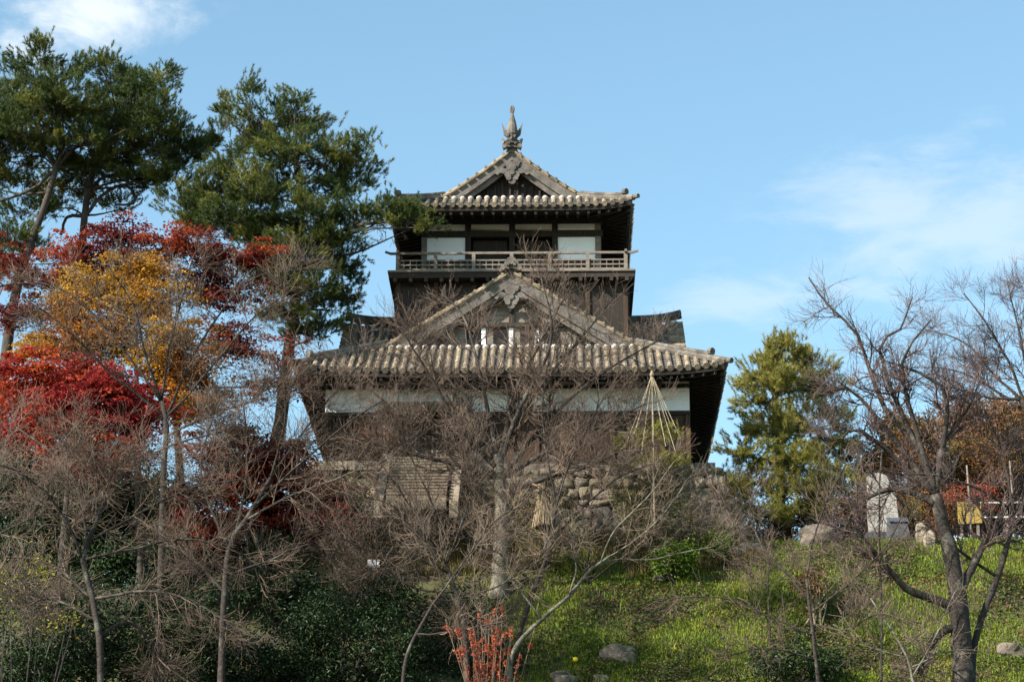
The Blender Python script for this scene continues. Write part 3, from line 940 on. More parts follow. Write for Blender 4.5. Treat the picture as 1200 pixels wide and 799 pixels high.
def bare_tree(name, label, cat, Y, trunk, r, limbs=(), targets=(), seed=1, dens=1.0, barkm='cherry_bark', twigm='cherry_twig', group=None, limbm=None, tmin=.18,
              l1=(1.1, 2.4), l2=(.6, 1.3), l3=(.3, .75), trop=.25, n1=9, n2=7, n3=6, ys=2.2, rtip=.02, t0=.3, rmin=.005, droop=0.0, root=None, wob=.15):
    rng = np.random.default_rng(seed)
    tp = ppx(trunk, Y)
    gz = to_ground(tp[0] if root is None else at(*root, Y))
    if gz[2] < tp[0][2] - .1: tp = np.concatenate([[gz], tp])
    t = thing(name, (tp[0][0], tp[0][1], tp[0][2] + .2), label, cat, group)
    K = 18
    T = smooth_path(tp, K, rng, .015)
    Rt = np.linspace(r * 1.12, r * .55, K)
    Rt[0] *= 1.5; Rt[1] *= 1.15
    MB().tubes(T[None], (Rt * (1 + rng.normal(0, .05, K)))[None], 9, True).build('trunk', barkm, t, smooth=True)
    LP = []; LR = []
    # each limb: pixel path; the start snaps to the nearest point of the trunk
    for lm in limbs:
        lp = ppx(lm, Y)
        j = np.argmin(np.linalg.norm(T - lp[0], axis=1))
        lp[0] = T[j]
        # give the limb its own sweep in depth
        sw = rng.uniform(-ys, ys)
        for k in range(1, len(lm)):
            if len(lm[k]) == 2:
                fr = k / (len(lm) - 1)
                lp[k] = at(lm[k][0], lm[k][1], Y + sw * fr)
        l = smooth_path(lp, 14, rng, .03)
        LP.append(l); LR.append(np.linspace(min(Rt[j] * .6, r * .48), rtip, 14))
    for (px, py) in targets:
        e = at(px, py, Y + rng.uniform(-ys, ys))
        f = rng.uniform(t0, .98)
        j = int(f * (K - 1))
        s = T[j]; m_ = s * .5 + e * .5
        m_[2] += np.linalg.norm(e - s) * rng.uniform(-.02, .14); m_[:2] += rng.normal(0, .25, 2)
        l = smooth_path([s, m_, e], 14, rng, .05)
        LP.append(l); LR.append(np.linspace(Rt[j] * .55, rtip, 14))
    LP = np.array(LP); LR = np.array(LR)
    for l, q in zip(LP, LR):
        MB().tubes(l[None], q[None], 7, True).build('limb', limbm or barkm, t, smooth=True)
    m1 = max(1, int(n1 * dens))
    A, Ra = spawn(rng, LP, LR, m1, l1, 9, tmin, 1, (28, 72), trop * .8, wob, .5, .010, droop)
    E0 = np.concatenate([LP[:, -2:]], 0)
    B, Rb = spawn(rng, A, Ra, n2, (l2[0], l2[1] * 1.15), 7, .12, 1, (22, 64), trop * .9, wob, .62, rmin * 1.15, droop)
    C, Rc = spawn(rng, B, Rb, max(3, n3 - 1), (l3[0] * 1.3, l3[1] * 1.35), 5, .05, .95, (18, 55), trop * .9, wob * .8, .75, rmin, droop)
    # short twigs straight off the limbs too
    D, Rd = spawn(rng, LP, LR, int(5 * dens), (.3, 1.0), 5, max(.1, tmin), 1, (35, 75), trop, .15, .3, rmin, droop)
    E, Re = spawn(rng, D, Rd, 4, (.15, .45), 4, .2, 1, (20, 55), trop, .12, .8, rmin, droop)
    mb = MB()
    mb.tubes(A, Ra, 5).tubes(B, Rb, 4).tubes(C, Rc, 3).tubes(D, Rd, 4).tubes(E, Re, 3)
    mb.build('crown', twigm, t)
    return t


def leaf_cards(mb, rng, p, size, up_bias=.6, aspect=.6, fold=.25):
    """small folded leaves (4 vertices, 2 triangles) at points p"""
    n = len(p)
    nrm = unit(rng.normal(0, 1, (n, 3)) + np.array((0, 0, up_bias * 2)))
    a = unit(np.cross(nrm, rng.normal(0, 1, (n, 3))))
    b = np.cross(nrm, a)
    s = (size * rng.uniform(.65, 1.35, n))[:, None]
    v = np.stack([p - a * s * .5, p + b * s * aspect * .5 + nrm * s * fold * .5, p + a * s * .5 - nrm * s * .1, p - b * s * aspect * .5 + nrm * s * fold * .5], 1)
    i = np.arange(n)[:, None] * 4
    mb.add(v.reshape(-1, 3), [np.concatenate([i + (0, 1, 2), i + (0, 2, 3)])])


def blob_points(rng, c, rad, n, shell=.5, flat_bottom=.6):
    d = unit(rng.normal(0, 1, (n, 3)))
    r = rng.uniform(0, 1, n) ** shell
    p = d * r[:, None]
    p[:, 2] = np.where(p[:, 2] < 0, p[:, 2] * flat_bottom, p[:, 2])
    return c + p * rad, d


def blobs_world(rng, blobs, Y, ys):
    out = []
    for b in blobs:
        px, py, rx, ry = b[:4]
        y = Y + (b[4] if len(b) > 4 else rng.uniform(-ys, ys))
        c = at(px, py, y)
        s = np.linalg.norm(at(px + 1, py, y) - c)
        out.append((c, np.array((rx * s, (rx * .55 + ry * .45) * s, ry * s))))
    return out


def woody(t, rng, T, Rt, BW, barkm, nb=8, lr=.35, rmin=.012, name='limb'):
    """a limb from the trunk to every foliage mass, with branchlets inside it"""
    K = len(T)
    tips = []
    for c, rad in BW:
        low = c - np.array((0, 0, rad[2] * .45))
        dd = np.linalg.norm(T - low, axis=1) + np.where(T[:, 2] > low[2] + .1, 3.0 * (T[:, 2] - low[2]), 0)
        dd[: K // 4] += 4
        j = int(np.argmin(dd))
        s = T[j]
        mid = (s + low) / 2 + rng.normal(0, .12, 3) * np.linalg.norm(low - s) ** .5
        l = smooth_path([s, mid, low], 9, rng, .03)
        q = np.linspace(max(Rt[j] * lr, .03), .02, 9)
        mb = MB().tubes(l[None], q[None], 6, True)
        A, Ra = spawn(rng, l[None, 3:], q[None, 3:], nb, (rad.mean() * .5, rad.mean() * 1.15), 6, .2, 1, (25, 75), .3, .15, .5, rmin)
        B, Rb = spawn(rng, A, Ra, 4, (rad.mean() * .2, rad.mean() * .5), 4, .3, 1, (25, 60), .3, .12, .6, rmin * .7)
        mb.tubes(A, Ra, 4).tubes(B, Rb, 3)
        mb.build(name, barkm, t, smooth=True)
        tips.append(np.concatenate([A[:, 2:].reshape(-1, 3), B[:, -1]]))
    return tips


def trunk_of(t_name, label, cat, Y, trunk, r, barkm, rng, group=None, root=True, taper=.35):
    tp = ppx(trunk, Y)
    if root:
        gz = to_ground(tp[0])
        if gz[2] < tp[0][2] - .1: tp = np.concatenate([[gz], tp])
    t = thing(t_name, (tp[0][0], tp[0][1], tp[0][2] + .2), label, cat, group)
    K = 20
    T = smooth_path(tp, K, rng, .02)
    Rt = np.linspace(r * 1.15, r * taper, K) * (1 + rng.normal(0, .04, K)); Rt[0] *= 1.4
    MB().tubes(T[None], Rt[None], 10, True).build('trunk', barkm, t, smooth=True)
    return t, T, Rt


def pine(label, Y, trunk, r, blobs, seed, per=1.0, ys=1.6, needle='pine_needle', nl=.17, limbs=(), group='pine trees'):
    rng = np.random.default_rng(seed)
    t, T, Rt = trunk_of('pine_tree', label, 'tree', Y, trunk, r, 'pine_bark', rng, group)
    for lm in limbs:
        lp = ppx(lm, Y); j = np.argmin(np.linalg.norm(T - lp[0], axis=1)); lp[0] = T[j]
        MB().tubes(smooth_path(lp, 12, rng, .03)[None], np.linspace(Rt[j] * .6, .05, 12)[None], 8, True).build('limb', 'pine_bark', t, smooth=True)
    BW = [(c, q * 1.14) for c, q in blobs_world(rng, blobs, Y, ys)]
    tips = woody(t, rng, T, Rt, BW, 'pine_bark', 9)
    mb = MB()
    for (c, rad), tp in zip(BW, tips):
        vol = rad[0] * rad[1] * rad[2]
        n = int(per * (150 * vol ** .72 + 34))
        # sub-clumps give the uneven outline
        nc = max(4, int(n / 13))
        cc, cd = blob_points(rng, c, rad, nc, .42, .55)
        P = []; Dd = []
        for q, d in zip(cc, cd):
            k = rng.integers(9, 19)
            s = rng.uniform(.13, .27)
            P.append(q + rng.normal(0, s, (k, 3)) * (1, 1, .55)); Dd.append(np.repeat(d[None], k, 0))
        P = np.concatenate(P); Dd = np.concatenate(Dd)
        d = unit(Dd * (1, 1, .5) * .8 + np.array((0, 0, .75)) + rng.normal(0, .35, P.shape))
        m_ = len(P); J = 50
        sl_ = rng.uniform(.18, .38, m_)[:, None, None]
        u = rng.uniform(0, 1, (m_, J, 1))
        base_ = P[:, None] + d[:, None] * u * sl_
        nd = unit(d[:, None] * (.6 + .5 * u) + unit(rng.normal(0, 1, (m_, J, 3))) * .75)
        ln = nl * .85 * rng.uniform(.7, 1.2, (m_, J, 1))
        sd = unit(np.cross(nd, rng.normal(0, 1, (m_, J, 3)))) * .0085
        v = np.stack([base_ - sd, base_ + sd, base_ + nd * ln], 2).reshape(-1, 3)
        mb.add(v, np.arange(len(v)).reshape(-1, 3))
    mb.build('crown', needle, t)
    return t


def leafy(name, label, cat, Y, trunk, r, blobs, seed, leafm, n, size, barkm='cherry_bark', ys=1.2, up_bias=.9, group=None, clump=.26, flat=.2, taper=.35, aspect=.7, root=True, shell=.5):
    rng = np.random.default_rng(seed)
    t, T, Rt = trunk_of(name, label, 'tree' if cat is None else cat, Y, trunk, r, barkm, rng, group, root, taper)
    BW = blobs_world(rng, blobs, Y, ys)
    tips = woody(t, rng, T, Rt, BW, barkm, 8, .4, .008)
    vols = np.array([rad[0] * rad[2] for c, rad in BW]); vols /= vols.sum()
    mb = MB()
    for (c, rad), w, tp in zip(BW, vols, tips):
        k = int(n * w)
        nc = max(5, k // 75)
        cc, _ = blob_points(rng, c, rad * 1.15, nc, shell, .8)
        q = tp[rng.integers(0, len(tp), nc)] + rng.normal(0, .12, (nc, 3))
        cc = np.where(rng.random(nc)[:, None] < .6, q, cc)
        sz = rng.uniform(.45, 1.7, nc)
        i = rng.integers(0, nc, k)
        p = cc[i] + rng.normal(0, 1, (k, 3)) * (clump * sz[i])[:, None] * (1, 1, flat)
        # sprays droop at their rim
        dx = p - cc[i]
        p[:, 2] -= .5 * (dx[:, 0] ** 2 + dx[:, 1] ** 2)
        leaf_cards(mb, rng, p, size, up_bias, aspect)
    mb.build('crown', leafm, t)
    return t


def bush(name, label, Y, px, py, rx, ry, seed, leafm, n, size, group=None, up_bias=.5, ys=0, blobs=None, stems=9, barkm='cherry_bark', cat='bush', clump=.22, aspect=.5):
    """many stemmed shrub rooted on the ground under it"""
    rng = np.random.default_rng(seed)
    c = at(px, py, Y)
    s = np.linalg.norm(at(px + 1, py, Y) - c)
    gz = float(ground(c[0], c[1]))
    b = np.array((c[0], c[1], min(gz, c[2] - ry * s * .3)))
    t = thing(name, tuple(b), label, cat, group)
    BW = blobs_world(rng, blobs or [(px, py, rx, ry)], Y, ys)
    mb = MB()
    for i in range(stems):
        cc, rad = BW[i % len(BW)]
        e, _ = blob_points(rng, cc, rad * .9, 1, .6, .8)
        st_ = b + np.array((rng.normal(0, .15), rng.normal(0, .15), -.1))
        P = smooth_path([st_, (st_ + e[0]) / 2 + rng.normal(0, .1, 3), e[0]], 7)
        Q = np.linspace(.03, .012, 7)
        A, Ra = spawn(rng, P[None], Q[None], 7, (.2, .6), 4, .3, 1, (25, 60), .3, .12, .6, .007)
        mb.tubes(P[None], Q[None], 5).tubes(A, Ra, 3)
    mb.build('stems', barkm, t)
    mb = MB()
    vols = np.array([rad[0] * rad[2] for q, rad in BW]); vols /= vols.sum()
    for (cc, rad), w in zip(BW, vols):
        k = int(n * w); nc = max(6, k // 35)
        q, _ = blob_points(rng, cc, rad, nc, .38, 1.0)
        i = rng.integers(0, nc, k)
        p = q[i] + rng.normal(0, clump, (k, 3)) * rng.uniform(.5, 1.3, nc)[i][:, None]
        leaf_cards(mb, rng, p, size, up_bias, aspect)
    mb.build('foliage', leafm, t)
    return t


# ------------------------------------------------------------------ pines
pine('tall dark pine with a leaning pale barked trunk at the left edge', 3, [(8, 420), (28, 310), (45, 265), (60, 220), (68, 190), (74, 170)], .30,
     [(40, 72, 26, 22), (22, 105, 40, 26), (72, 95, 36, 26), (5, 130, 40, 34), (52, 135, 45, 30), (90, 128, 30, 24), (20, 170, 48, 30), (75, 165, 40, 24), (-20, 200, 40, 30), (105, 160, 30, 20), (60, 115, 50, 30, -1.5), (30, 150, 50, 26, -1.3), (95, 190, 36, 18, 1), (20, 205, 40, 20, 1), (-10, 165, 44, 30), (30, 245, 30, 16, 1), (15, 285, 38, 26), (-10, 320, 40, 28), (48, 62, 14, 16)],
     11, 1.25, limbs=[[(62, 205), (45, 215), (20, 228), (-25, 240)], [(70, 185), (90, 172), (120, 165), (150, 150)]])
pine('second dark pine with contorted lower branches just right of the leaning pine', 5, [(92, 420), (94, 330), (97, 270), (103, 220), (118, 170), (135, 130)], .27,
     [(128, 88, 20, 20), (150, 105, 34, 24), (182, 108, 26, 22), (130, 135, 42, 28), (172, 140, 40, 26), (205, 148, 26, 18), (228, 165, 22, 13), (150, 172, 46, 26), (195, 178, 36, 20), (110, 190, 36, 22), (215, 190, 22, 13), (175, 205, 34, 18), (120, 75, 9, 14), (190, 88, 9, 12), (150, 130, 46, 30, -1.4), (185, 160, 44, 24, -1.2), (125, 195, 40, 22, 1), (155, 205, 40, 16, 1), (110, 150, 36, 26), (70, 215, 40, 16, 1.5), (215, 178, 26, 14), (110, 228, 38, 13, 1.5), (60, 240, 30, 14, 1.5), (140, 240, 20, 9, 1), (190, 215, 30, 12)],
     12, 1.2, limbs=[[(97, 260), (120, 228), (150, 215), (160, 235), (135, 238)], [(102, 225), (130, 205), (165, 210), (195, 195)], [(97, 245), (80, 255), (72, 275)]])
pine('big round headed dark pine beside the keep, one branch reaching across its eaves', 3.2, [(318, 560), (328, 490), (335, 420), (344, 350), (348, 290), (350, 240), (345, 190)], .33,
     [(305, 135, 34, 24), (350, 145, 34, 26), (270, 165, 34, 26), (322, 175, 42, 28), (378, 182, 36, 28), (285, 205, 40, 28), (255, 235, 40, 24), (345, 220, 44, 28), (408, 215, 36, 26), (428, 190, 18, 22), (305, 255, 44, 26), (375, 262, 40, 26), (420, 250, 36, 24), (455, 248, 28, 16, -1.2), (475, 262, 30, 15, -1.5), (502, 264, 13, 7, -1.6), (235, 250, 24, 18), (365, 300, 38, 24), (395, 305, 28, 18), (345, 335, 34, 22), (392, 355, 28, 16), (375, 385, 26, 16), (300, 295, 30, 18), (262, 130, 10, 14), (345, 115, 10, 12), (290, 112, 12, 14), (425, 168, 8, 14), (398, 200, 20, 20), (345, 175, 40, 24, -1.5), (352, 245, 46, 26, -1.6), (335, 300, 40, 24, -1.4), (362, 335, 38, 22, -1.2), (300, 225, 40, 26, -1.5), (395, 280, 30, 20, -1), (350, 370, 26, 14, -.6), (235, 215, 26, 20), (225, 262, 22, 14), (215, 240, 32, 22), (252, 268, 38, 18), (292, 278, 40, 20), (272, 250, 36, 22, -1.2), (320, 330, 30, 20), (412, 325, 22, 16), (360, 392, 30, 14), (300, 318, 26, 16), (405, 345, 20, 14), (330, 365, 28, 14)],
     13, 1.25, ys=1.2, limbs=[[(346, 300), (385, 275), (430, 262, -.9), (490, 262, -1.5)], [(346, 320), (310, 290), (270, 250)]])
pine('slender yellow green pine with sparse foliage to the right of the keep', 3.5, [(912, 640), (918, 580), (915, 520), (908, 460), (905, 420)], .17,
     [(905, 412, 26, 14), (930, 418, 30, 16), (895, 440, 30, 18), (950, 430, 28, 16), (965, 455, 26, 18), (885, 470, 26, 18), (925, 460, 30, 20), (900, 500, 34, 20), (945, 495, 32, 20), (980, 490, 22, 16), (872, 530, 28, 18), (920, 540, 32, 18), (965, 530, 30, 18), (862, 565, 30, 16), (895, 575, 26, 14), (950, 570, 26, 14), (985, 520, 20, 16), (870, 600, 22, 10), (900, 605, 30, 14), (945, 600, 34, 14), (930, 575, 34, 16), (985, 565, 24, 16), (975, 590, 26, 14), (860, 580, 20, 14), (915, 500, 40, 26, -1.3), (930, 545, 40, 24, -1.3), (910, 450, 36, 22, -1.0), (1000, 545, 14, 12)],
     14, 1.3, needle='pale_needle', nl=.2, ys=1.3)

# ------------------------------------------------------------------ maples
leafy('maple_tree', 'red maple with shade in its leaf colour behind the orange one, under the two pines', None, -1, [(215, 620), (205, 480), (200, 400), (195, 330)], .18,
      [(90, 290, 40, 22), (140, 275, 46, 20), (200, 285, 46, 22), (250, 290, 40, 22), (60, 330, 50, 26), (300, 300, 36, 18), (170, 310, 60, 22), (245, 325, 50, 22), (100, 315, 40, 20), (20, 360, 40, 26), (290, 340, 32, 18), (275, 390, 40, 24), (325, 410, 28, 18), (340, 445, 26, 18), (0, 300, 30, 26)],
      21, 'shaded_dark_red_leaf', 44000, .12, group='autumn maples')
leafy('maple_tree', 'golden orange maple in the middle of the left grove', None, -6, [(165, 640), (160, 520), (158, 440), (150, 390)], .16,
      [(120, 325, 46, 22), (170, 345, 50, 24), (95, 355, 46, 24), (60, 400, 36, 18), (145, 385, 56, 26), (205, 385, 42, 26), (100, 400, 44, 20), (190, 425, 50, 22), (235, 420, 32, 24), (245, 460, 34, 24), (35, 408, 22, 14), (170, 310, 30, 14), (205, 465, 34, 18)],
      22, 'orange_leaf', 46000, .12, group='autumn maples')
leafy('maple_tree', 'bright crimson maple at the left edge below the golden maple', None, -9, [(70, 700), (78, 600), (85, 520), (95, 470)], .16,
      [(30, 425, 42, 20), (75, 435, 48, 22), (120, 450, 44, 22), (20, 460, 40, 22), (60, 480, 50, 24), (110, 485, 50, 22), (150, 485, 34, 22), (30, 505, 46, 18), (135, 520, 44, 20), (85, 525, 46, 16), (190, 480, 26, 16), (160, 455, 26, 14)],
      23, 'red_leaf', 56000, .12, group='autumn maples')
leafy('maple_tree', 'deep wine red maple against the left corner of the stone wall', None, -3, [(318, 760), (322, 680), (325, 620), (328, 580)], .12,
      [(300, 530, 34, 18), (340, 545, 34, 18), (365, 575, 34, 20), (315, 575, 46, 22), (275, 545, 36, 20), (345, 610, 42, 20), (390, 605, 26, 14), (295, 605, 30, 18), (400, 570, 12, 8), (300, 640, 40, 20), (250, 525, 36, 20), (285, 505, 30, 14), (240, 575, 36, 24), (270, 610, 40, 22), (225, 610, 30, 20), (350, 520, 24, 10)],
      24, 'shaded_dark_red_leaf', 56000, .12, group='autumn maples')

# ------------------------------------------------------------------ evergreen mass at the foot of the hill
camellias = [
    ('round dark glossy camellia bush at the bottom edge left of the orange shrub', -11, 400, 735, 100, 62, 41, [(340, 770, 60, 50), (400, 735, 60, 48), (455, 750, 46, 44), (430, 700, 40, 30), (370, 790, 80, 40), (480, 790, 40, 30)]),
    ('tall dark glossy camellia below the wine red maple', -7, 330, 640, 50, 60, 42, [(320, 660, 44, 40), (350, 690, 50, 36), (300, 700, 50, 40), (395, 665, 34, 20)]),
    ('dark glossy evergreen in the bottom left corner behind bare branches', -14, 60, 740, 80, 70, 43, [(30, 700, 50, 40), (80, 720, 60, 44), (30, 770, 60, 44), (120, 760, 60, 40), (70, 790, 90, 40)]),
    ('dark glossy evergreen between the two bare trees at the lower left', -12, 210, 740, 80, 70, 44, [(180, 720, 60, 44), (240, 730, 50, 50), (200, 780, 80, 40), (265, 780, 50, 40)]),
    ('added dark evergreen standing in for shade behind the orange shrub at the bottom centre', -9, 520, 730, 60, 50, 50, [(500, 740, 50, 40), (545, 720, 40, 34), (520, 790, 60, 40), (470, 700, 36, 26), (575, 770, 34, 34)]),  # added bush: its dark mass stands in for shaded ground
    ('low dark evergreen bush at the lower right behind thin bare saplings', -11, 930, 770, 60, 30, 45, [(905, 775, 34, 24), (945, 768, 36, 22), (975, 785, 30, 22)]),
]
for lb, Y, px, py, rx, ry, sd, bl in camellias:
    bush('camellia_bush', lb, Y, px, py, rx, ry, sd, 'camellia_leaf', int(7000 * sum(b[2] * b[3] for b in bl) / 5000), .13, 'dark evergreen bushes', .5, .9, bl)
for lb, Y, px, py, sd, bl in (
    ('dark hedge like evergreen closing the grove behind the crimson maple', 3, 60, 600, 48, [(-20, 560, 60, 50), (40, 590, 60, 50), (110, 600, 60, 50), (170, 610, 50, 46), (60, 640, 90, 40), (-20, 500, 40, 50)]),
    ('dark evergreen behind the upright forked bare tree at the lower left', 2, 260, 680, 49, [(230, 660, 50, 30), (290, 680, 50, 34), (350, 690, 50, 34), (220, 700, 60, 30), (410, 680, 40, 24)]),
    ('dark ivy covered tree mass behind the crimson maple at the far left', -1, 40, 600, 46, [(20, 570, 60, 50), (90, 600, 60, 50), (40, 660, 80, 50)]),
    ('dark leafy evergreen deep in shade behind the bottom left bare tree', -2, 190, 620, 47, [(170, 590, 60, 40), (230, 640, 50, 40), (160, 670, 80, 50), (110, 560, 40, 40)])):
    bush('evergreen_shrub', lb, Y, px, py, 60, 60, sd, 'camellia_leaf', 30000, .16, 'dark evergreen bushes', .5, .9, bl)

# ------------------------------------------------------------------ bare cherry trees
G = 'bare winter cherry trees'
# in front of the maples
bare_tree('cherry_tree', 'bare tree with pale fan shaped branches in front of the golden maple', 'tree', -13,
          [(190, 640), (192, 560), (196, 500), (190, 470)], .14,
          [[(190, 475), (172, 420), (158, 360), (125, 312)], [(192, 485), (225, 420), (262, 360), (300, 325), (352, 318)], [(192, 490), (240, 440), (290, 380), (340, 340)],
           [(190, 470), (200, 400), (215, 350), (228, 300)], [(190, 500), (130, 440), (75, 385), (28, 352)], [(190, 480), (150, 420), (90, 350), (48, 330)], [(195, 520), (250, 480), (310, 460)]],
          seed=51, twigm='cherry_twig', group=G, n1=15, trop=.35, ys=1.8, l1=(.9, 1.9), l2=(.5, 1.1), l3=(.3, .7))
bare_tree('cherry_tree', 'wide bare tree filling the lower left corner with a dark crooked trunk', 'tree', -24,
          [(118, 799), (112, 720), (100, 670), (98, 650), (110, 620), (122, 590)], .11,
          [[(115, 610), (130, 570), (148, 540), (160, 520)], [(100, 655), (70, 600), (30, 560), (-20, 540)], [(112, 630), (90, 570), (60, 530), (20, 500)],
           [(110, 640), (170, 600), (230, 570), (290, 560)], [(105, 665), (160, 640), (220, 630), (290, 650)], [(112, 700), (170, 690), (230, 700), (290, 740)], [(112, 690), (60, 660), (10, 650), (-30, 660)],
           [(122, 590), (150, 550), (200, 520), (260, 505)], [(120, 600), (110, 550), (100, 520), (85, 495)], [(112, 720), (60, 700), (20, 720)], [(115, 740), (150, 730), (180, 760), (190, 799)]],
          seed=52, group=G, n1=15, trop=.18, ys=2.0, l1=(.8, 1.7), l2=(.45, 1.0), l3=(.25, .6), droop=.03, rmin=.0046)
bare_tree('cherry_tree', 'bare tree reaching in from the left edge with sweeping pale twigs', 'tree', -21,
          [(-60, 799), (-55, 700), (-45, 640)], .12,
          [[(-45, 650), (-10, 590), (30, 545), (80, 520)], [(-45, 640), (-20, 560), (10, 510), (40, 480)], [(-48, 660), (10, 620), (70, 600), (120, 610)], [(-50, 690), (0, 680), (50, 690), (90, 710)]],
          seed=53, group=G, n1=15, trop=.2, twigm='pale_twig', l1=(.8, 1.7), l2=(.45, 1.0), l3=(.25, .6), rmin=.0046)
bare_tree('cherry_tree', 'bare tree with an upright forked trunk in front of the left end of the keep', 'tree', -14,
          [(262, 720), (270, 640), (293, 604), (318, 560)], .12,
          [[(318, 560), (330, 510), (335, 460), (328, 420)], [(300, 595), (350, 545), (400, 500), (445, 470)], [(293, 604), (340, 580), (390, 560), (430, 545)], [(318, 565), (360, 500), (400, 450), (430, 420)],
           [(270, 640), (245, 590), (235, 540), (250, 490)], [(280, 620), (290, 560), (288, 500), (280, 460)], [(265, 680), (310, 660), (360, 640), (400, 650)], [(265, 690), (230, 660), (200, 640)]],
          seed=54, group=G, n1=15, trop=.35, ys=1.8, l1=(.8, 1.8), l2=(.45, 1.0), l3=(.3, .65))
# in front of the keep
bare_tree('cherry_tree', 'large bare cherry with a pale lichen covered trunk before the middle of the keep', 'tree', -5,
          [(585, 660), (588, 610), (584, 560), (582, 535)], .29,
          [[(584, 545), (560, 500), (543, 470), (528, 445), (505, 432), (480, 420)], [(582, 538), (570, 470), (560, 420), (545, 370), (520, 345)], [(583, 540), (600, 470), (622, 420), (650, 370), (665, 345), (700, 330)],
           [(586, 560), (640, 500), (690, 450), (735, 420), (770, 400)], [(584, 550), (610, 480), (640, 420), (645, 375), (632, 325)], [(584, 560), (530, 520), (480, 490), (430, 450)], [(584, 560), (640, 530), (700, 500), (760, 470)],
           [(584, 548), (540, 500), (500, 430), (470, 380)], [(585, 565), (540, 545), (480, 530), (420, 510)], [(585, 580), (640, 560), (690, 545), (740, 520)], [(583, 545), (620, 470), (680, 400), (720, 350)]],
          seed=55, barkm='lichen_bark', limbm='cherry_bark', group=G, n1=15, n2=8, n3=6, trop=.4, ys=2.0, l1=(.9, 2.0), l2=(.5, 1.15), l3=(.3, .7), rmin=.0052)
bare_tree('cherry_tree', 'bare cherry with a straight reddish trunk leaning past the lichen covered one', 'tree', -9,
          [(608, 745), (625, 690), (640, 650), (648, 605), (655, 570)], .09,
          [[(648, 605), (665, 550), (690, 500), (720, 450)], [(652, 590), (640, 530), (635, 480), (640, 430)], [(640, 650), (600, 600), (570, 560), (540, 520)], [(644, 630), (690, 590), (730, 560), (780, 540)], [(630, 680), (590, 650), (550, 630), (500, 620)],
           [(655, 572), (680, 520), (700, 470), (690, 420)]],
          seed=56, group=G, n1=11, trop=.4, l1=(.9, 1.8), l2=(.5, 1.0), l3=(.3, .65))
bare_tree('cherry_tree', 'pale bare branch like tree leaning far to the right above the grass slope', 'tree', -12,
          [(600, 765), (640, 720), (668, 695), (690, 668), (715, 650)], .085,
          [[(715, 650), (745, 632), (775, 605), (800, 570)], [(690, 668), (720, 655), (770, 655), (840, 640)], [(668, 695), (676, 665), (672, 640), (678, 610)], [(640, 720), (600, 680), (575, 650), (560, 620)], [(700, 660), (720, 620), (760, 580), (790, 540)]],
          seed=57, barkm='lichen_bark', twigm='pale_twig', group=G, n1=7, n2=5, n3=5, trop=.3, ys=1.0, l1=(.6, 1.5), l2=(.4, .9), l3=(.25, .6))
bare_tree('cherry_tree', 'bushy bare tree left of the lichen covered cherry, its twigs over the steps', 'tree', -13,
          [(548, 799), (545, 740), (535, 690), (525, 660)], .10,
          [[(525, 660), (490, 620), (450, 590), (400, 580)], [(530, 675), (470, 650), (420, 640), (370, 610)], [(525, 662), (510, 600), (490, 550), (470, 500)], [(527, 665), (545, 600), (555, 550), (560, 500)], [(535, 690), (490, 690), (440, 670), (395, 690)],
           [(530, 680), (560, 640), (590, 600), (610, 560)], [(526, 660), (480, 590), (440, 540), (400, 520)]],
          seed=58, group=G, n1=15, n2=7, trop=.3, ys=1.8, l1=(.8, 1.8), l2=(.5, 1.0), l3=(.3, .65))
bare_tree('cherry_tree', 'thin bare tree at the foot of the slope with twigs over the stone steps', 'tree', -16,
          [(470, 830), (475, 770), (500, 720), (520, 690)], .07,
          [[(505, 715), (540, 660), (580, 610), (620, 590)], [(520, 690), (500, 640), (460, 600)], [(510, 705), (570, 690), (620, 660), (650, 620)], [(485, 740), (540, 740), (590, 730)]],
          seed=59, group=G, n1=9, twigm='pale_twig', trop=.3, l1=(.6, 1.5), l2=(.4, .9), l3=(.25, .6), rmin=.005)
# right hand side
bare_tree('cherry_tree', 'dark bare cherry with a thick forked trunk standing on the grass at the right', 'tree', -15,
          [(1128, 840), (1126, 760), (1122, 700), (1114, 650), (1104, 612), (1097, 580)], .34,
          [[(1097, 585), (1088, 545), (1062, 510), (1035, 478), (1016, 432), (1000, 388), (968, 357), (945, 322)],
           [(1100, 600), (1082, 583), (1050, 572), (1020, 582), (998, 602), (985, 640)],
           [(1097, 580), (1098, 540), (1112, 505), (1135, 478), (1150, 445)],
           [(1016, 440), (1030, 410), (1052, 392), (1070, 350)], [(1040, 485), (1005, 462), (975, 458), (955, 455)], [(1050, 500), (1010, 505), (985, 515), (965, 510)],
           [(1108, 515), (1110, 470), (1085, 440), (1050, 425), (1035, 420)], [(1060, 508), (1058, 450), (1062, 410), (1090, 370)],
           [(1120, 715), (1090, 700), (1062, 692), (1040, 668), (1010, 630), (990, 606)], [(1124, 730), (1100, 745), (1075, 790)], [(1122, 700), (1150, 640), (1175, 600), (1196, 560)]],
          seed=61, tmin=.34, group=G, n1=11, n2=7, n3=5, trop=.45, ys=1.3, twigm='purple_twig', rmin=.0042, l1=(.8, 1.9), l2=(.45, 1.0), l3=(.3, .7), rtip=.022)
bare_tree('cherry_tree', 'second bare trunk leaning right from beside the thick forked cherry', 'tree', -14.6,
          [(1138, 780), (1150, 725), (1168, 680), (1180, 640), (1188, 600)], .13,
          [[(1180, 640), (1200, 590), (1215, 540), (1230, 480)], [(1188, 602), (1180, 560), (1170, 520), (1150, 480)], [(1168, 680), (1120, 640), (1070, 600), (1040, 570)], [(1188, 605), (1160, 580), (1110, 560), (1060, 555)], [(1185, 620), (1200, 560), (1190, 500)]],
          seed=62, group=G, n1=11, n2=8, trop=.4, twigm='purple_twig', rmin=.0042, l1=(.7, 1.6), l2=(.4, .9), l3=(.3, .6))
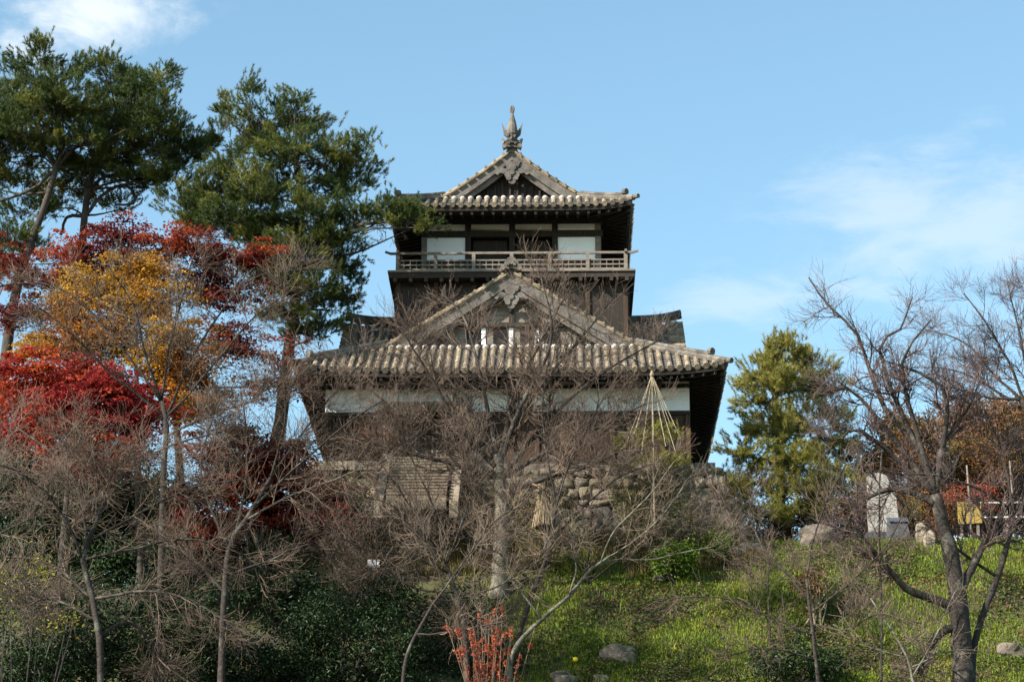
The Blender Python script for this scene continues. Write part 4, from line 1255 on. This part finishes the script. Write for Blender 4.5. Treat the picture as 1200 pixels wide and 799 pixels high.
bare_tree('cherry_tree', 'bare purple twigged cherry leaning in from the right edge against the sky', 'tree', -4,
          [(1245, 640), (1235, 560), (1215, 500), (1195, 470)], .18,
          [[(1195, 470), (1165, 435), (1135, 400), (1095, 385)], [(1200, 475), (1180, 420), (1150, 370), (1130, 345)], [(1205, 480), (1200, 420), (1190, 370), (1180, 330)], [(1210, 490), (1150, 450), (1110, 435), (1080, 430)], [(1215, 500), (1225, 440), (1220, 380), (1205, 330)], [(1195, 472), (1150, 465), (1110, 455)]],
          seed=63, group=G, n1=14, n2=8, trop=.5, twigm='purple_twig', rmin=.0042, l1=(.8, 1.8), l2=(.45, 1.0), l3=(.3, .7))
bare_tree('cherry_tree', 'low spreading bare tree at the bottom right with a slim pale trunk', 'tree', -17,
          [(962, 830), (958, 780), (950, 720), (945, 680)], .075,
          [[(947, 700), (910, 660), (870, 630), (840, 570)], [(945, 682), (955, 620), (975, 570), (990, 540)], [(950, 720), (1000, 680), (1040, 640), (1060, 600)], [(955, 750), (900, 720), (850, 700), (790, 700)], [(958, 780), (900, 760), (850, 770)], [(952, 730), (990, 740), (1030, 720), (1080, 730)],
           [(946, 690), (900, 650), (880, 600), (900, 550)]],
          seed=64, group=G, n1=8, n2=6, n3=5, trop=.3, l1=(.7, 1.6), l2=(.4, .9), l3=(.25, .6), rmin=.005)
bare_tree('sapling', 'thin straight bare sapling left of the thick forked cherry', 'tree', -16,
          [(1033, 840), (1034, 740), (1033, 660), (1031, 580), (1034, 530)], .04,
          [[(1034, 740), (1010, 700), (985, 690)], [(1033, 660), (1060, 620), (1080, 570)], [(1033, 620), (1010, 580), (1000, 550)], [(1034, 780), (1060, 760), (1110, 715)]],
          seed=65, group='thin bare saplings', n1=5, n2=4, n3=4, trop=.4, l1=(.5, 1.1), l2=(.3, .7), l3=(.2, .5), ys=.6, rmin=.005, rtip=.012)
bare_tree('sapling', 'thin bare sapling at the bottom right corner with pale twigs', 'tree', -18,
          [(1075, 850), (1070, 799), (1058, 760), (1020, 700)], .045,
          [[(1020, 700), (985, 660), (960, 640)], [(1060, 765), (1020, 755), (975, 730)], [(1070, 799), (1095, 750), (1110, 715), (1125, 690)], [(1066, 780), (1120, 760), (1180, 765)]],
          seed=66, group='thin bare saplings', twigm='pale_twig', barkm='lichen_bark', n1=5, n2=4, n3=4, trop=.3, l1=(.5, 1.1), l2=(.3, .7), l3=(.2, .5), ys=.8, rmin=.005, rtip=.012)
# bare scrub on the bank under the stone wall
for i, (lb, Yq, px, py, tg) in enumerate((
    ('tangled bare scrub under the left part of the stone wall', -8, 440, 690, [(400, 620), (430, 590), (470, 600), (500, 630), (380, 650), (450, 650)]),
    ('tangled bare scrub right of the reddish trunk below the stone wall', -4, 690, 650, [(650, 590), (690, 580), (720, 600), (750, 610), (660, 620), (780, 625)]),
    ('tangled bare scrub below the rope tied pine', -2, 800, 645, [(760, 590), (800, 580), (840, 600), (780, 560), (830, 560)]),
    ('tangled bare scrub at the lower middle above the orange shrub', -11, 560, 740, [(520, 690), (560, 670), (600, 690), (500, 720), (630, 700)]),
    ('tangled bare scrub at the right corner of the stone wall', -2.4, 835, 650, [(800, 600), (830, 585), (860, 600), (815, 570), (870, 620)]),
    ('tangled brown scrub on the grass bank right of the pale leaning tree', -8, 900, 680, [(860, 640), (900, 630), (940, 650), (960, 640), (880, 660)]))):
    bare_tree('bare_shrub', lb, 'shrub', Yq, [(px, py), (px + 2, py - 10), (px - 3, py - 20)], .035, targets=tg, seed=70 + i, group='bare scrub', n1=6, n2=5, n3=4, trop=.35, ys=1.0, l1=(.4, 1.0), l2=(.3, .7), l3=(.2, .5), rtip=.012, t0=.05, twigm='cherry_twig' if i % 2 else 'pale_twig')

# ------------------------------------------------------------------ shrubs on the hilltop at the right
bush('autumn_shrub', 'brown leaved shrub behind the white monument', 5, 1055, 530, 50, 50, 81, 'brown_leaf', 34000, .13, 'brown hilltop shrubs', .4, 1.0, [(1030, 550, 30, 30), (1065, 520, 36, 34), (1045, 500, 24, 14), (1085, 560, 30, 34), (1022, 585, 26, 26), (1060, 590, 40, 24), (1100, 600, 30, 26), (1040, 618, 36, 18), (1090, 620, 34, 18)], 26)
bush('autumn_shrub', 'russet brown shrub behind the yellow boards', 7, 1150, 520, 60, 50, 82, 'brown_leaf', 46000, .13, 'brown hilltop shrubs', .4, 1.2, [(1120, 500, 34, 30), (1165, 500, 40, 34), (1140, 540, 40, 30), (1190, 540, 36, 34), (1130, 585, 34, 26), (1175, 590, 40, 26), (1150, 560, 40, 26), (1130, 615, 36, 18), (1180, 612, 40, 20)], 30)
bush('autumn_shrub', 'tall brown green shrub at the right edge of the hilltop', 8, 1220, 500, 50, 50, 83, 'brown_leaf', 22000, .13, 'brown hilltop shrubs', .4, 1.0, [(1210, 490, 34, 26), (1230, 530, 40, 40), (1210, 580, 36, 34)], 18)
bush('autumn_shrub', 'thin brown green thicket under the yellow green pine', 9, 930, 610, 60, 24, 89, 'brown_leaf', 16000, .12, 'brown hilltop shrubs', .4, .8, [(880, 622, 30, 16), (925, 612, 36, 20), (970, 605, 34, 24), (1005, 600, 24, 26), (850, 632, 20, 10), (910, 632, 44, 12), (985, 628, 40, 14)], 24)
bush('red_shrub', 'low red leaved shrub in front of the yellow boards', 3.6, 1140, 580, 30, 10, 84, 'nandina_leaf', 1300, .085, None, .6, .3, [(1120, 582, 16, 8), (1150, 578, 22, 8), (1166, 586, 12, 6)], 10)
bush('small_bush', 'ochre leaved little bush right of the white monument', 1.5, 1066, 600, 14, 13, 85, 'yellow_leaf', 800, .075, None, .5, .2, None, 8)
bush('green_bush', 'bright green leafy bush at the foot of the stone wall', -3.3, 792, 652, 22, 16, 86, 'bright_leaf', 3000, .12, 'fresh green bushes', .6, .2, [(785, 654, 16, 12), (802, 650, 14, 12), (775, 660, 8, 7)], 9)
bush('green_bush', 'small green bush by the corner of the stone wall', -2.4, 842, 638, 15, 11, 87, 'bright_leaf', 1200, .11, 'fresh green bushes', .6, .2, None, 6)
bush('yellow_bush', 'yellow green vine leaves at the bottom left corner', -26, 15, 700, 40, 50, 88, 'yellow_leaf', 420, .09, None, .4, .5, [(10, 680, 12, 12), (60, 735, 18, 8), (85, 725, 12, 10), (5, 720, 10, 10), (45, 665, 14, 16)], 8)

# orange shrub of upright stems
nd = at(572, 830, -19); nd[2] = float(ground(nd[0], nd[1]))
t = thing('orange_shrub', tuple(nd), 'upright shrub of thin stems with orange red leaves at the bottom centre', 'shrub')
rng = np.random.default_rng(90)
tops = [at(rng.normal(570, 22), rng.uniform(712, 785), -19 + rng.normal(0, .4)) for _ in range(46)]
P = np.array([smooth_path([nd + (rng.normal(0, .3), rng.normal(0, .25), -.1), (nd + e) / 2 + rng.normal(0, .08, 3), e], 9) for e in tops])
Q = np.repeat(np.linspace(.013, .006, 9)[None], len(P), 0)
A, Ra = spawn(rng, P, Q, 6, (.15, .4), 4, .4, 1, (15, 40), .3, .08, .7, .005)
MB().tubes(P, Q, 5).tubes(A, Ra, 3).build('stems', 'pale_twig', t)
mb = MB()
u = rng.integers(0, len(A), 3600); k = rng.integers(1, 4, 3600)
w = A[u, k]; keepm = rng.random(3600) < np.clip((w[:, 2] - np.quantile(w[:, 2], .2)) / .9, .08, 1)
leaf_cards(mb, rng, w[keepm] + rng.normal(0, .03, (keepm.sum(), 3)), .085, .3, .6)
mb.build('foliage', 'nandina_leaf', t)

# ------------------------------------------------------------------ pine protected by ropes
YT = -.2
pt = at(766, 560, YT)
t = thing('winter_rope_tent', (pt[0], pt[1], float(ground(pt[0], pt[1]))), 'cone of pale ropes hung from a pole over a small pine before the keep', 'rope tent')
top = at(764, 438, YT)
MB().tube([(top[0], top[1], t.location.z - .2), top], [.05, .035], 8).build('pole', 'straw', t)
MB().lathe((top[0], top[1], top[2] - .12), [(.06, 0), (.09, .06), (.07, .14), (.03, .24)], 8).build('pole_knot', 'straw', t)
for k in range(14):
    a = k / 14 * 2 * math.pi + .2
    e = np.array((top[0] + 1.05 * math.cos(a), top[1] + .95 * math.sin(a), at(764, 528 + 12 * math.sin(k * 2.3), YT)[2]))
    s = top + np.array((0, 0, -.02))
    MB().tube([s, s * .5 + e * .5 + np.array((0, 0, -.03)), e], .011, 5).build('rope', 'rope', t)
pine('small green pine under the cone of ropes', YT, [(764, 585), (766, 560), (762, 530), (765, 505)], .08,
     [(762, 508, 14, 7), (745, 524, 16, 8), (785, 515, 16, 8), (770, 540, 22, 8), (748, 548, 18, 7), (790, 545, 14, 7)], 15, .8, needle='pale_needle', ys=.5, nl=.15, group=None)

# straw wrapped shrub at the wall
c = at(640, 600, -1.6)
t = thing('straw_wrapped_shrub', (c[0], c[1], float(ground(c[0], c[1]))), 'shrub bundled in pale straw for winter before the stone wall', 'straw bundle')
rng = np.random.default_rng(95)
zt = at(640, 556, -1.6)[2]; z0 = at(640, 618, -1.6)[2]
MB().tube([(c[0], c[1], t.location.z - .2), (c[0] + .03, c[1], z0 + .2)], .12, 8).build('trunk', 'cherry_bark', t)
P = []
for i in range(150):
    a = rng.uniform(0, 6.28); r1 = .5 * rng.uniform(.75, 1.05); r2 = .16 * rng.uniform(.3, 1.9)
    P.append([(c[0] + r1 * math.cos(a), c[1] + r1 * math.sin(a), z0), (c[0] + (r1 * .55 + .05) * math.cos(a + .1), c[1] + (r1 * .55 + .05) * math.sin(a + .1), (z0 * .5 + zt * .5)), (c[0] + r2 * math.cos(a + .15), c[1] + r2 * math.sin(a + .15), zt + rng.uniform(-.45, .15))])
MB().tubes(np.array(P), np.full((150, 3), .018), 4).build('straw_jacket', 'straw', t)
mb = MB()
for z, rr in ((zt - .35, .17), (z0 + .55 * (zt - z0), .30)):
    th = np.linspace(0, 2 * np.pi, 17)
    mb.tube(np.stack([c[0] + rr * np.cos(th), c[1] + rr * np.sin(th), np.full(17, z)], 1), .022, 5)
mb.build('tie_rope', 'rope', t)

# ------------------------------------------------------------------ things on the hilltop
def rooted(px, Y, py=600):
    c = at(px, py, Y); c[2] = float(ground(c[0], c[1])); return c


c = rooted(1034, .8)
t = thing('stone_monument', tuple(c), 'pale upright stone monument with a slanted top on a dark plinth', 'monument')
MB().box((c[0], c[1], c[2] + .2), (1.6, 1.1, .5)).box((c[0] + .02, c[1], c[2] + .55), (1.35, .9, .22)).build('plinth', 'dark_stone', t)
zb_ = c[2] + .66; ztp = at(1034, 555, .8)[2]
MB().plate([(c[0] - .52, zb_), (c[0] + .54, zb_), (c[0] + .56, zb_ + .6), (c[0] + .5, zb_ + (ztp - zb_) * .62), (c[0] + .18, ztp - .12), (c[0] - .1, ztp), (c[0] - .5, ztp - .08), (c[0] - .55, zb_ + .8)], c[1] - .2, c[1] + .2).build('tablet', 'white_stone', t)
c = rooted(1052, -.4)
t = thing('slate_box', tuple(c), 'slate blue slanted box beside the pale stone monument', 'box')
mb = MB()
v = [(-.42, -.3, 0), (.42, -.3, 0), (.46, .35, 0), (-.46, .35, 0), (-.34, -.2, .78), (.3, -.2, .78), (.34, .3, 1.0), (-.36, .3, 1.0)]
mb.add(np.array(v) + c, np.array([(0, 3, 2, 1), (4, 5, 6, 7), (0, 1, 5, 4), (1, 2, 6, 5), (2, 3, 7, 6), (3, 0, 4, 7)]))
mb.build('body', 'dark_stone', t)
MB().add(np.array([(-.38, -.27, .79), (.34, -.27, .79), (.38, .36, 1.06), (-.4, .36, 1.06), (-.38, -.27, .83), (.34, -.27, .83), (.38, .36, 1.1), (-.4, .36, 1.1)]) + c, np.array([(0, 3, 2, 1), (4, 5, 6, 7), (0, 1, 5, 4), (1, 2, 6, 5), (2, 3, 7, 6), (3, 0, 4, 7)])).build('lid', 'slate', t)
c = rooted(1130, 3.2)
t = thing('garden_bench_shed', tuple(c), 'yellow board screen with white rails on the hilltop at the right', 'screen')
t.name = 'board_screen'; WORLD[t.name] = tuple(c)
ztop = at(1130, 588, 3.2)[2]
for i in range(3):
    x = c[0] - .25 + i * .31
    MB().box2(x, x + .285, c[1] - .03, c[1] + .03, at(1130, 614, 3.2)[2] + .02 * i, ztop - .02 * i).build('board', 'yellow_board', t)
for z in (ztop - .05, ztop - .62):
    MB().bar((c[0] + .6, c[1] - .06, z), (c[0] + 2.6, c[1] - .06, z + .02), .05, .055).build('rail', 'white_rail', t)
for x in (-.12, .5, 1.6, 2.55):
    MB().box2(c[0] + x - .05, c[0] + x + .05, c[1] + .035, c[1] + .12, c[2] - .1, ztop - .1).build('rail_post', 'grey_wood', t)
c = rooted(1170, 2.2)
t = thing('wooden_bench', tuple(c), 'weathered plank bench in front of the white rails', 'bench')
MB().box2(c[0] - .8, c[0] + .8, c[1] - .2, c[1] + .2, c[2] + .42, c[2] + .48).build('seat', 'grey_wood', t)
for x in (-.6, .6): MB().box2(c[0] + x - .06, c[0] + x + .06, c[1] - .16, c[1] + .16, c[2] - .1, c[2] + .42).build('leg', 'grey_wood', t)
c = rooted(1122, 1.0)
o = MB().rock(c + (0, 0, .3), (.28, .25, .33), np.random.default_rng(4), .3).build('cloth_bundle', 'cloth', None, True, loc=tuple(c))
tag(o, 'pale blue and white bundle on the grass below the yellow boards', 'bundle')
for lb, px, hh, Yq in (('slim grey wooden pole before the yellow boards', 1136, 545, 2.6), ('slim pale wooden pole at the right by the white rails', 1187, 540, 2.6)):
    c = rooted(px, Yq)
    o = MB().tube([c - (0, 0, .2), c * (1, 1, 0) + (.03, 0, (c[2] + at(px, hh, Yq)[2]) / 2), (c[0], c[1], at(px, hh, Yq)[2])], [.045, .04, .035], 8).build('wooden_pole', 'grey_wood', None, True, loc=tuple(c))
    tag(o, lb, 'pole', 'wooden poles on the hilltop')
c = rooted(439, -5.5); c[2] = max(c[2], at(438, 676, -5.5)[2] - .3)
t = thing('notice_sign', tuple(c), 'small white notice board on a low post below the stone steps', 'sign')
MB().box2(c[0] - .05, c[0] + .05, c[1], c[1] + .06, c[2] - .8, at(438, 664, -5.5)[2]).build('post', 'grey_wood', t)
q = at(438, 660, -5.5)
MB().box(q - (0, .03, 0), (.42, .04, .26), np.array(((1, 0, 0), (0, .94, -.34), (0, .34, .94)))).build('panel', 'white_paint', t)

# boulders on the slope, each its own thing
bl = [('flat topped grey boulder below the yellow green pine', 960, 622, -.6, .85, .55), ('large pale boulder half sunk in the grass under the leaning tree', 662, 748, -9.5, .42, .36),
      ('brown boulder in the middle of the grass slope', 722, 722, -8, .55, .36), ('round brown stone just below the middle boulder', 735, 735, -8.5, .32, .26),
      ('pale stone at the left rim of the grass, above another stone', 655, 735, -9, .36, .25), ('grey stone lowest of the group under the leaning tree', 643, 765, -10, .34, .26),
      ('small grey stone right of the group under the leaning tree', 705, 752, -9.5, .26, .18),
      ('tan boulder right of the thick forked cherry', 1183, 725, -8.5, .5, .36), ('white stone at the lower right corner of the stone wall', 866, 644, -1.7, .3, .22),
      ('grey rock beside the white stone at the wall corner', 880, 636, -1.4, .4, .26), ('pale upright stone post like rock right of the slate box', 1080, 628, -1.0, .22, .6),
      ('second pale upright rock beside the stone post like one', 1090, 634, -1.2, .2, .5), ('small pale stone beside the bright green bush', 774, 664, -2.9, .26, .18)]
for i, (lb, px, py, Yq, a, b_) in enumerate(bl):
    c = at(px, py, Yq); c[2] = float(ground(c[0], c[1])) + b_ * .02
    o = MB().rock(c, (a, a * .8, b_), np.random.default_rng(200 + i), .4).build('boulder', 'white_stone' if 'white' in lb else 'ledge_stone' if 'upright' in lb else 'boulder', None, False, loc=tuple(c))
    tag(o, lb, 'rock', 'rocks on the grass slope')
c = at(674, 725, -8.6); c[2] = float(ground(c[0], c[1]))
t = thing('yellow_flower', tuple(c), 'single yellow flower in the grass beside the pale boulder', 'flower')
MB().tube([c - (0, 0, .1), c + (0, 0, .3)], .012, 5).build('stem', 'green_weed', t)
v, f = ROCK
MB().add(v * .09 + c + (0, 0, .34), f).build('bloom', 'yellow_petal', t)
# dry clump with brown dead fronds
bush('dry_shrub', 'dead brown fern clump above the low evergreen on the right slope', -6, 955, 682, 26, 16, 97, 'dead_leaf', 700, .13, None, .2, .3, None, 14, 'straw')

# ------------------------------------------------------------------ grass, weeds and litter
rng = np.random.default_rng(120)


def scatter(n, x0, x1, y0, y1, keepf=None):
    x = rng.uniform(x0, x1, n); y = rng.uniform(y0, y1, n)
    if keepf is not None:
        k = rng.random(n) < keepf(x, y); x = x[k]; y = y[k]
    return x, y


def patch(x, y):
    return np.sin(x * .9 + 1.3 * np.sin(y * .7)) + np.sin(y * 1.15 + x * .5 + 2) + .7 * np.sin(x * 2.3 - y * 1.9)


def blades(name, m, x, y, h, w, lean=.5):
    n = len(x); z = ground(x, y) - .02
    p = np.stack([x, y, z], 1)
    a = rng.uniform(0, 2 * np.pi, n); sd = np.stack([np.cos(a), np.sin(a), 0 * a], 1)
    ln = np.stack([-np.sin(a), np.cos(a), 0 * a], 1) * rng.normal(0, lean, n)[:, None]
    hh = (h * rng.uniform(.5, 1.4, n))[:, None]; ww = (w * rng.uniform(.6, 1.3, n))[:, None]
    up_ = np.array((0, 0, 1.0))
    v = np.stack([p - sd * ww * .5, p + sd * ww * .5, p + (up_ * .6 + ln * .4) * hh + sd * ww * .42, p + (up_ * .6 + ln * .4) * hh - sd * ww * .42, p + (up_ * .85 + ln) * hh], 1)
    i = np.arange(n)[:, None] * 5
    mb = MB().add(v.reshape(-1, 3), [i + (0, 1, 2, 3), i + (3, 2, 4)])
    return tag(mb.build(name, m), kind='stuff')


right = lambda x, y: 1 / (1 + np.exp(-(x + .5 + .5 * y * .1) * 1.6))
x, y = scatter(190000, -3, 24, -16, -.6, lambda x, y: right(x, y) * np.clip(.75 + .5 * patch(x, y), .06, 1))
blades('grass', 'grass', x, y, .16, .03)
x, y = scatter(90000, -2, 24, -16, -.6, lambda x, y: right(x, y) * np.clip(.35 + .6 * patch(x + 4, y), .0, 1))
mb = MB(); leaf_cards(mb, rng, np.stack([x, y, ground(x, y) + rng.uniform(.02, .14, len(x))], 1), .10, .9, .8)
tag(mb.build('ground_cover', 'green_weed'), kind='stuff')
x, y = scatter(50000, -14, 24, -17, -.6, lambda x, y: np.clip(.36 - .5 * patch(x, y), .03, .8))
mb = MB(); leaf_cards(mb, rng, np.stack([x, y, ground(x, y) + rng.uniform(.02, .16, len(x))], 1), .11, .9, .7)
tag(mb.build('fallen_leaves', 'dead_leaf'), kind='stuff')
x, y = scatter(40000, -9, 9, -2.6, .5, lambda x, y: np.clip(.6 + .4 * patch(x * 1.4, y + 3), .05, 1))
blades('dry_grass', 'dry_weed', x, y, .5, .028, .8)
x, y = scatter(30000, 0, 24, -16, -.6, lambda x, y: np.clip(.9 * np.sin(x * 1.9 + y) * np.sin(y * 1.6 - x * .7) - .35, 0, 1))
blades('tall_grass', 'grass', x, y, .38, .035, .7)
x, y = scatter(22000, 0, 24, -16, -.6, lambda x, y: np.clip(.9 * np.sin(x * 1.4 + 2 - y * .8) * np.sin(y * 1.9 + x * .5) - .4, 0, 1))
blades('withered_grass', 'dry_weed', x, y, .3, .03, .8)
# weeds hanging on the stone wall
n = 26000
x = rng.uniform(-7.5, 8.2, n); z = -4.0 + 3.6 * rng.random(n) ** 1.3
k = rng.random(n) < np.clip(.25 + .6 * np.sin(x * 1.1 + 2) + .5 * np.sin(x * 2.7 + z * 2) - .3 * (z + 1.8), 0, 1) * np.where(x > 2.2, 1, .5)
x, z = x[k], z[k]
mb = MB(); leaf_cards(mb, rng, np.stack([x, YF - batter(z) - .22 - rng.uniform(0, .25, len(x)), z], 1), .10, .5, .5)
tag(mb.build('wall_weeds', 'green_weed'), kind='stuff')
n = 15000
x = rng.uniform(-7.6, 8.4, n); z = -4.2 + 3.4 * rng.random(n) ** 1.8
k = rng.random(n) < np.clip(.3 + .7 * np.sin(x * 1.6) + .4 * np.sin(x * 3.1 + z * 3), 0.05, 1); x = x[k]; z = z[k]; n = len(x)
p0 = np.stack([x, YF - batter(z) - .2, z], 1)
e = rng.normal(0, .16, (n, 3)) + np.array((0, -.22, .05))
P = np.stack([p0, p0 + e * .55 + (0, 0, .10), p0 + e * 1.1 + (0, 0, .02) + rng.normal(0, .08, (n, 3))], 1)
tag(MB().tubes(P, np.full((n, 3), .010) * (1, .9, .5), 3).build('dry_vines', 'dry_weed'), kind='stuff')
